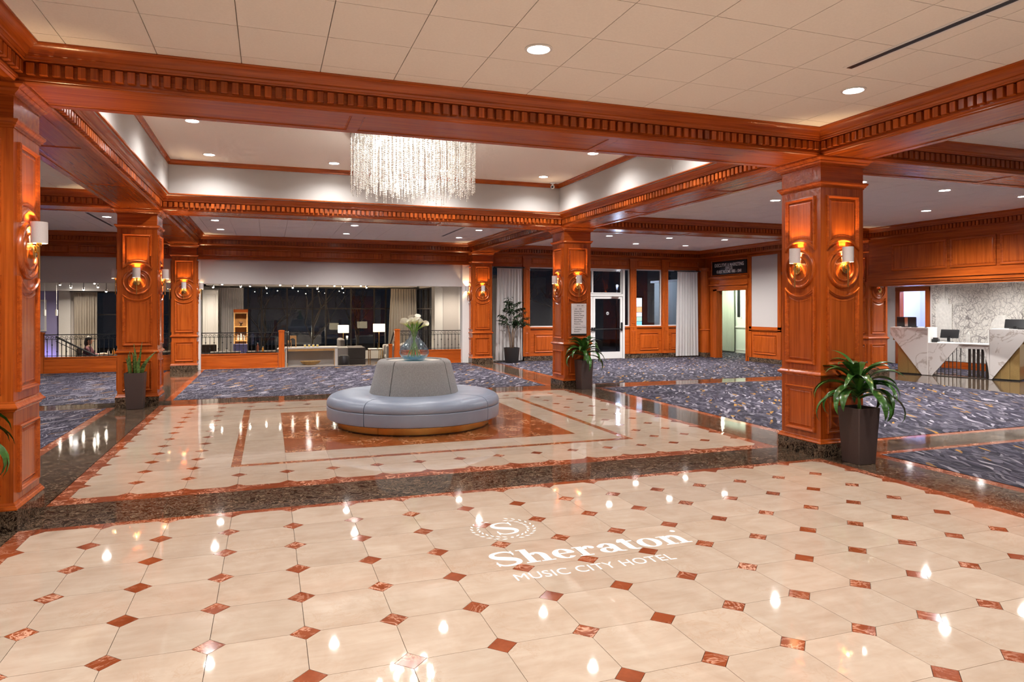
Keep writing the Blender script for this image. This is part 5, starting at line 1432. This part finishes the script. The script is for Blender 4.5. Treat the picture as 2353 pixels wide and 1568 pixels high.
def seat(name, label, cat, x, y, w_, d_, h_seat, h_back, mat, rz=0, arms=True, armh=None):
    t = thing(name, label, cat, (x,y,ZL), rz)
    MB().bbox(-w_/2,w_/2,-d_/2,d_/2,.08,h_seat-.12,.02).build('base', mat, t); MB().bbox(-w_/2+.12,w_/2-.12,-d_/2-.01,d_/2-.16,h_seat-.12,h_seat,.03).build('seat_cushion', mat, t)
    MB().bbox(-w_/2,w_/2,d_/2-.20,d_/2,h_seat-.12,h_back,.05).build('backrest', mat, t)
    for s in (-1,1): MB().bbox(min(s*w_/2,s*(w_/2-.13)),max(s*w_/2,s*(w_/2-.13)),-d_/2,d_/2-.15,h_seat-.14,armh or h_seat+.16,.03).build('armrest', mat, t)
    for sx in (-1,1):
        for sy in (-1,1): MB().cbox(sx*(w_/2-.06),sy*(d_/2-.06),.04,.05,.05,.08).build('leg', M['black'], t)
    return t
seat('lounge_sofa','light grey lounge sofa behind the display table','sofa',2.6,19.6,2.3,.85,.46,.82,M['lsofa'],PI)
seat('armchair','charcoal armchair turned towards the table lamp','armchair',4.0,20.6,.90,.92,.44,1.04,M['dsofa'],PI/2,armh=.74)
seat('tub_chair','light grey tub chair partly behind the short newel','armchair',5.56,20.2,.85,.85,.44,.84,M['lsofa'],-PI/2,armh=.80)
t = thing('leather_stool', 'black round leather stool at the end of the display table', 'stool', (3.52,18.4,ZL)); MB().lathe([(.0005,.02),(.17,.02),(.18,.06),(.18,.52),(.15,.57),(.0005,.58)],24).build('drum', plain('black_leather',(.02,.017,.02),.35), t, smooth=40); MB().lathe([(.16,0),(.16,.02)],20,cap0=True).build('base_ring', M['steel'], t)
st = thing('side_table', 'brass legged side table with pale top in the lounge', 'table', (4.85,20.4,ZL)); MB().box(-.24,.24,-.24,.24,.63,.66).build('table_top', M['lamwhite'], st)
for sx in (-1,1):
    for sy in (-1,1): MB().cbox(sx*.22,sy*.22,.315,.025,.025,.63).build('leg', M['brass'], st)
t = thing('candle_stick', 'thin dark candlestick on the brass side table', 'candlestick', (4.92,20.35,ZL+.66)); MB().lathe([(.0005,0),(.04,0),(.04,.01),(.008,.02),(.008,.20),(.015,.21),(.0005,.22)],12).build('stick', M['black'], t, smooth=40)
shl = NT('glowing_lampshade'); shl.base((.9,.82,.66)); shl.set(rough=.8); shl.b.inputs['Emission Color'].default_value = (1,.80,.50,1); shl.b.inputs['Emission Strength'].default_value = 1.5; M['glowshade'] = shl.m
for x, y, w_, z0, z1, lb in ((3.92,22.5,.39,.72,1.01,'floor lamp with square lit shade behind the charcoal armchair'),(5.22,22.0,.42,.76,1.06,'floor lamp with square lit shade beside the pleated drapes')):
    t = thing('floor_lamp', lb, 'lamp', (x,y,ZL)); zz = -ZL; a = w_/2
    MB().sqring(-a,a,-a*.6,a*.6,[(0,z0+zz),(0,z1+zz),(-.004,z1+zz),(-.004,z0+zz),(0,z0+zz)]).build('lamp_shade', M['glowshade'], t)
    MB().tube([(0,0,.02),(0,0,z1+zz-.04)],.013,10).build('pole', M['brass'], t); MB().lathe([(.0005,0),(.15,0),(.15,.02),(.0005,.024)],24).build('foot', M['brass'], t)
    MB().ell((0,0,z0+zz+.13),(.035,.035,.05)).build('bulb', _bulb, t, smooth=True); lamp('lamp_glow','POINT',26,(1,.72,.42),t,(0,0,z0+zz+.22),.05)
bc = thing('bookcase', 'tall lit wooden display shelf before the sheer drape', 'shelf', (0,22.0,ZL))
MB().box(0,.04,0,.35,0,2.08).build('side_panel', M['ply'], bc); MB().box(.43,.47,0,.35,0,2.08).build('side_panel', M['ply'], bc); MB().box(.04,.43,.33,.35,0,2.08).build('back_panel', M['ply'], bc); MB().box(-.01,.48,-.01,.35,1.97,2.08).build('cornice', M['wood_x'], bc)
for z in (.10,.50,.92,1.43,1.93): MB().box(.04,.43,.0,.33,z,z+.04).build('shelf', M['ply'], bc)
t = thing('pastry_stand', 'small ornament on the upper bookcase shelf', 'ornament', (.24,22.12,ZL+1.47)); MB().lathe([(.0005,0),(.07,0),(.02,.03),(.02,.07),(.10,.09),(.0005,.09)],16).build('stand', M['bronze'], t, smooth=40); MB().ell((0,0,.13),(.07,.05,.04)).build('loaf', plain('brown_loaf',(.2,.09,.05),.6), t, smooth=True)
for k, h in enumerate((.20,.24,.18)):
    t = thing('glass_jar', ['pale jar at the drape end of the middle shelf','tallest pale jar on the middle bookcase shelf','pale jar at the window end of the middle shelf'][k], 'jar', (.14+k*.10,22.12,ZL+.96), group='jars on the bookcase'); MB().lathe([(.0005,0),(.035,0),(.038,.02),(.038,h*.75),(.02,h*.85),(.02,h)],12,cap1=True).build('jar_body', M['lamwhite'], t, smooth=40); MB().lathe([(.0005,h),(.024,h),(.024,h+.02),(.0005,h+.02)],10).build('lid', M['steel'], t)
# dining tables, chairs, bottles
M['dark_wood'] = plain('espresso_wood', (.030,.018,.012), .4)
def dining_table(x, y, label, w_=.9, d_=.8, h=.74):
    t = thing('dining_table', label, 'table', (x,y,ZL), group='dark dining tables')
    MB().bbox(-w_/2,w_/2,-d_/2,d_/2,h-.04,h,.006).build('table_top', M['dark_wood'], t); MB().tube([(0,0,.02),(0,0,h-.04)],.04,10).build('pedestal', M['black'], t); MB().bbox(-.25,.25,-.25,.25,0,.02,.005).build('foot', M['black'], t)
def dining_chair(x, y, rz, label, mat):
    t = thing('dining_chair', label, 'chair', (x,y,ZL), rz, group='dining chairs')
    MB().bbox(-.22,.22,-.22,.22,.42,.49,.012).build('seat', mat, t); MB().bbox(-.22,.22,.18,.23,.49,.95,.015).build('backrest', mat, t)
    for sx in (-1,1):
        for sy in (-1,1): MB().cbox(sx*.19,sy*.19,.21,.035,.035,.42).build('leg', M['dark_wood'], t)
dining_table(-3.2,18.6,'dark dining table beside the seated person'); dining_table(-.1,18.7,'dark table behind the railing by the bookcase'); dining_table(.98,18.75,'dark table near the window with an orange drink'); dining_table(-2.0,19.8,'dark table farther inside the dining area')
blu = plain('violet_lit_seat', (.20,.20,.42), .6)  # blue light on this chair put into its colour
dining_chair(-3.86,18.55,PI/2,'dark chair carrying the seated person',M['dark_wood']); dining_chair(.32,19.3,0,'bluish chair behind the railing by the bookcase',blu); dining_chair(-.62,19.2,0,'dark chair behind the railing nearest the far column',M['dark_wood']); dining_chair(-1.75,20.5,0,'dark chair farther inside the dining area',M['dark_wood']); dining_chair(-2.55,18.9,-PI/2,'dark chair across the table from the person',M['dark_wood'])
for x, y, c, h, lb in ((-3.28,18.38,(.75,.72,.66),.16,'white condiment bottle on the dining table'),(-3.16,18.45,(.80,.30,.03),.19,'orange sauce bottle on the dining table'),(-3.05,18.36,(.06,.03,.03),.17,'dark sauce bottle on the dining table'),(1.02,18.6,(.85,.35,.03),.16,'orange drink bottle on the window table'),(.86,18.65,(.35,.10,.05),.28,'tall red-brown bottle on the window table'),(-.05,18.5,(.75,.70,.62),.14,'pale jar on the railing side table')):
    t = thing('bottle', lb, 'bottle', (x,y,ZL+.74)); mt = plain('bottle_%d'%int(x*100), c, .3)
    MB().lathe([(.0005,0),(.032,0),(.034,.01),(.034,h*.6),(.014,h*.8),(.014,h*.92)],12,cap1=True).build('bottle_body', mt, t, smooth=40); MB().lathe([(.0005,h*.9),(.017,h*.9),(.017,h),(.0005,h)],10).build('cap', M['metal'], t)

# ---------------------------------------------------------------- seated person
def person(x, y, z, rz, label):
    V = [(0,0,.50),(0,0,.62),(.01,0,.78),(.02,0,.95),(.02,0,1.03),(.045,0,1.09),(.055,0,1.17),(.05,0,1.25),           # pelvis .. crown
         (.02,.17,.93),(.14,.22,.72),(.36,.12,.755),(.45,.07,.765),  (.02,-.17,.93),(.14,-.22,.72),(.36,-.12,.755),(.45,-.07,.765),   # arms on the table
         (.04,.10,.50),(.42,.11,.50),(.44,.11,.10),(.55,.11,.05),  (.04,-.10,.50),(.42,-.11,.50),(.44,-.11,.10),(.55,-.11,.05)]
    Rr = [(.15,.12),(.14,.11),(.15,.11),(.11,.09),(.052,.05),(.075,.065),(.098,.080),(.070,.060),
          (.065,.065),(.048,.048),(.036,.036),(.040,.020),(.065,.065),(.048,.048),(.036,.036),(.040,.020),
          (.095,.095),(.072,.072),(.050,.050),(.050,.035),(.095,.095),(.072,.072),(.050,.050),(.050,.035)]
    E = [(0,1),(1,2),(2,3),(3,4),(4,5),(5,6),(6,7),(3,8),(8,9),(9,10),(10,11),(3,12),(12,13),(13,14),(14,15),(0,16),(16,17),(17,18),(18,19),(0,20),(20,21),(21,22),(22,23)]
    for s in (1,-1):                      # five fingers per hand
        h = 11 if s > 0 else 15
        for k, (dy, L) in enumerate(((.03,.05),(.012,.075),(-.006,.082),(-.024,.074),(-.040,.056))):
            b = len(V); bx, by, bz = V[h]
            if k == 0: V.append((bx+.02,by-s*.045,bz-.005)); V.append((bx+.055,by-s*.065,bz-.012))
            else: V.append((bx+.045,by+s*dy,bz)); V.append((bx+.045+L,by+s*dy,bz-.018))
            Rr += [(.010,.010),(.008,.008)]; E += [(h,b),(b,b+1)]
    me = bpy.data.meshes.new('person'); me.from_pydata(V,E,[])
    o = bpy.data.objects.new('person_cage', me); col.objects.link(o)
    sk = o.modifiers.new('skin','SKIN'); 
    for k, sv in enumerate(me.skin_vertices[0].data): sv.radius = Rr[k]; sv.use_root = (k == 0)
    sb = o.modifiers.new('sub','SUBSURF'); sb.levels = 2; sb.render_levels = 2
    dg = bpy.context.evaluated_depsgraph_get(); m2 = bpy.data.meshes.new_from_object(o.evaluated_get(dg)); bpy.data.objects.remove(o)
    skin = plain('skin_tone', (.52,.30,.21), .55); shirt = plain('maroon_top', (.10,.025,.045), .85, noise=.2, nscale=40); trou = plain('dark_trousers', (.02,.02,.03), .9)
    m2.materials.clear()
    for q in (skin, shirt, trou): m2.materials.append(q)
    for p in m2.polygons:
        c = p.center; p.use_smooth = True
        p.material_index = 0 if (c.z > 1.0 or (c.x > .30 and c.z > .66)) else (2 if c.z < .56 else 1)
    t = put('person', m2, None, None, (x,y,z), rz, label=label, cat='person')
    hair = plain('dark_hair', (.022,.013,.010), .6)
    MB().ell((.035,0,1.215),(.098,.088,.085),16,10).ell((-.02,0,1.10),(.070,.080,.12),16,10).build('hair', hair, t, smooth=True)
    eye = plain('eye_dark', (.02,.015,.012), .3)
    for s in (-1,1): MB().ell((.148,s*.030,1.185),(.010,.012,.008),8,6).build('eye', eye, t, smooth=True)
    MB().ell((.162,0,1.155),(.018,.012,.020),8,6).build('nose', skin, t, smooth=True); MB().ell((.146,0,1.115),(.010,.024,.007),8,6).build('mouth', plain('lip_tone',(.40,.14,.12),.5), t, smooth=True)
    for s in (-1,1): MB().ell((.05,s*.088,1.165),(.018,.010,.028),8,6).build('ear', skin, t, smooth=True)
    return t
person(-3.86, 18.55, ZL, 0, 'seated person with dark hair and maroon top leaning on a table')

# ================================================================ OUTSIDE AND SURROUNDS
ex = MB().box(-8,26,24.7,40,-.8,-.6).box(7.4,15.4,15.75,24.7,-.2,-.02).build('ground', plain('dark_paving',(.03,.03,.032),.8,noise=.3,nscale=8), kind='structure', label='dark paving outside the windows at night', cat='ground')
barkm = plain('bare_bark', (.16,.12,.09), .9, noise=.3, nscale=25)
def bare_tree(x, y, z, h, seed, label):
    rg = random.Random(seed); t = thing('bare_tree', label, 'tree', (x,y,z)); tw = MB()
    def grow(m, p, d, L, r, lv):
        q = p + d*L; mid = p + d*L*.5 + Vector((rg.uniform(-.05,.05),rg.uniform(-.05,.05),0))*L
        m.tube([tuple(p),tuple(mid),tuple(q)],[r,r*.85,r*.65],6 if lv < 2 else 4,caps=False)
        if lv >= 5: return
        for k in range(2 if lv else 4):
            a = Vector((rg.uniform(-1,1),rg.uniform(-1,1),rg.uniform(.0,.8))); nd = (d*.75+a*.75).normalized()
            grow(tw if lv >= 0 else m, q if k < 2 else p.lerp(q,.6), nd, L*rg.uniform(.62,.85), r*.62, lv+1)
    tk = MB(); grow(tk, Vector((0,0,0)), Vector((.05,0,1)), h*.30, h*.016, 0)
    tk.build('trunk', barkm, t, smooth=True, recalc=False); tw.build('branches', barkm, t, recalc=False, kind='stuff')
for a in ((1.0,26.3,-.6,4.2,3,'bare tree outside the lounge window nearest the bookcase'),(3.0,27.2,-.6,4.6,5,'bare tree outside the middle of the lounge window'),(4.9,26.2,-.6,4.0,8,'bare tree outside the lounge window beside the drapes'),(9.3,18.2,-.02,3.6,12,'bare tree outside the back window by the fluted post'),(12.0,18.8,-.02,4.2,15,'bare tree outside the glass entrance doors')): bare_tree(*a)
for x, y, z, h, c, pw, lb in ((14.0,19.2,-.02,2.6,(.62,.74,1.0),50,'bluish lantern outside seen above the entrance door'),(2.0,28.6,-.6,1.2,(1,.86,.62),60,'garden lantern outside the lounge windows'),(4.6,27.6,-.6,1.0,(1,.86,.62),40,'low garden lantern outside near the drapes')):  # the two garden lanterns are added to light the branches
    t = thing('garden_lantern', lb, 'lantern', (x,y,z)); MB().tube([(0,0,0),(0,0,h-.18)],.03,8).build('post', M['black'], t); MB().lathe([(.05,h-.2),(.08,h),(.0005,h+.05)],12).build('lantern_cap', M['black'], t)
    MB().ell((0,0,h-.10),(.055,.055,.07)).build('globe', emit('lantern_%d'%int(x), c, 12), t, smooth=True); lamp('lantern_glow','POINT',pw,c,t,(0,-.12,h-.05),.06)
sc_ = thing('display_screen', 'lit display screen with coloured bands outside the square window', 'screen', (13.7,17.0,0)); MB().box(-.20,.20,0,.06,-.02,2.10).build('housing', M['black'], sc_)
for k, (z0, z1, c) in enumerate(((1.72,2.04,(.62,.68,.90)),(1.52,1.72,(.75,.30,.14)),(1.36,1.52,(.55,.62,.85)),(1.20,1.36,(.30,.42,.34)),(1.03,1.20,(.16,.42,.70)))): MB().box(-.13,.13,-.008,0,z0+.006,z1-.006).build('screen_band', emit('screen_%d'%k,c,1.6), sc_)
sw = thing('wall_outer', 'plain enclosing walls beyond the picture', 'wall', kind='structure')
M['beige'] = plain('beige_wall', (.82,.76,.69), .8)
MB().box(-8.3,-8.1,-9.6,15.9,0,3.7).build('plaster', M['beige'], sw); MB().box(-8.3,15.9,-9.7,-9.5,0,3.7).build('plaster', M['beige'], sw); MB().box(15.5,15.7,-9.6,1.9,0,3.7).build('plaster', M['beige'], sw)
MB().box(15.7,21.0,1.5,1.8,-.1,3.7).build('plaster', M['beige'], sw)
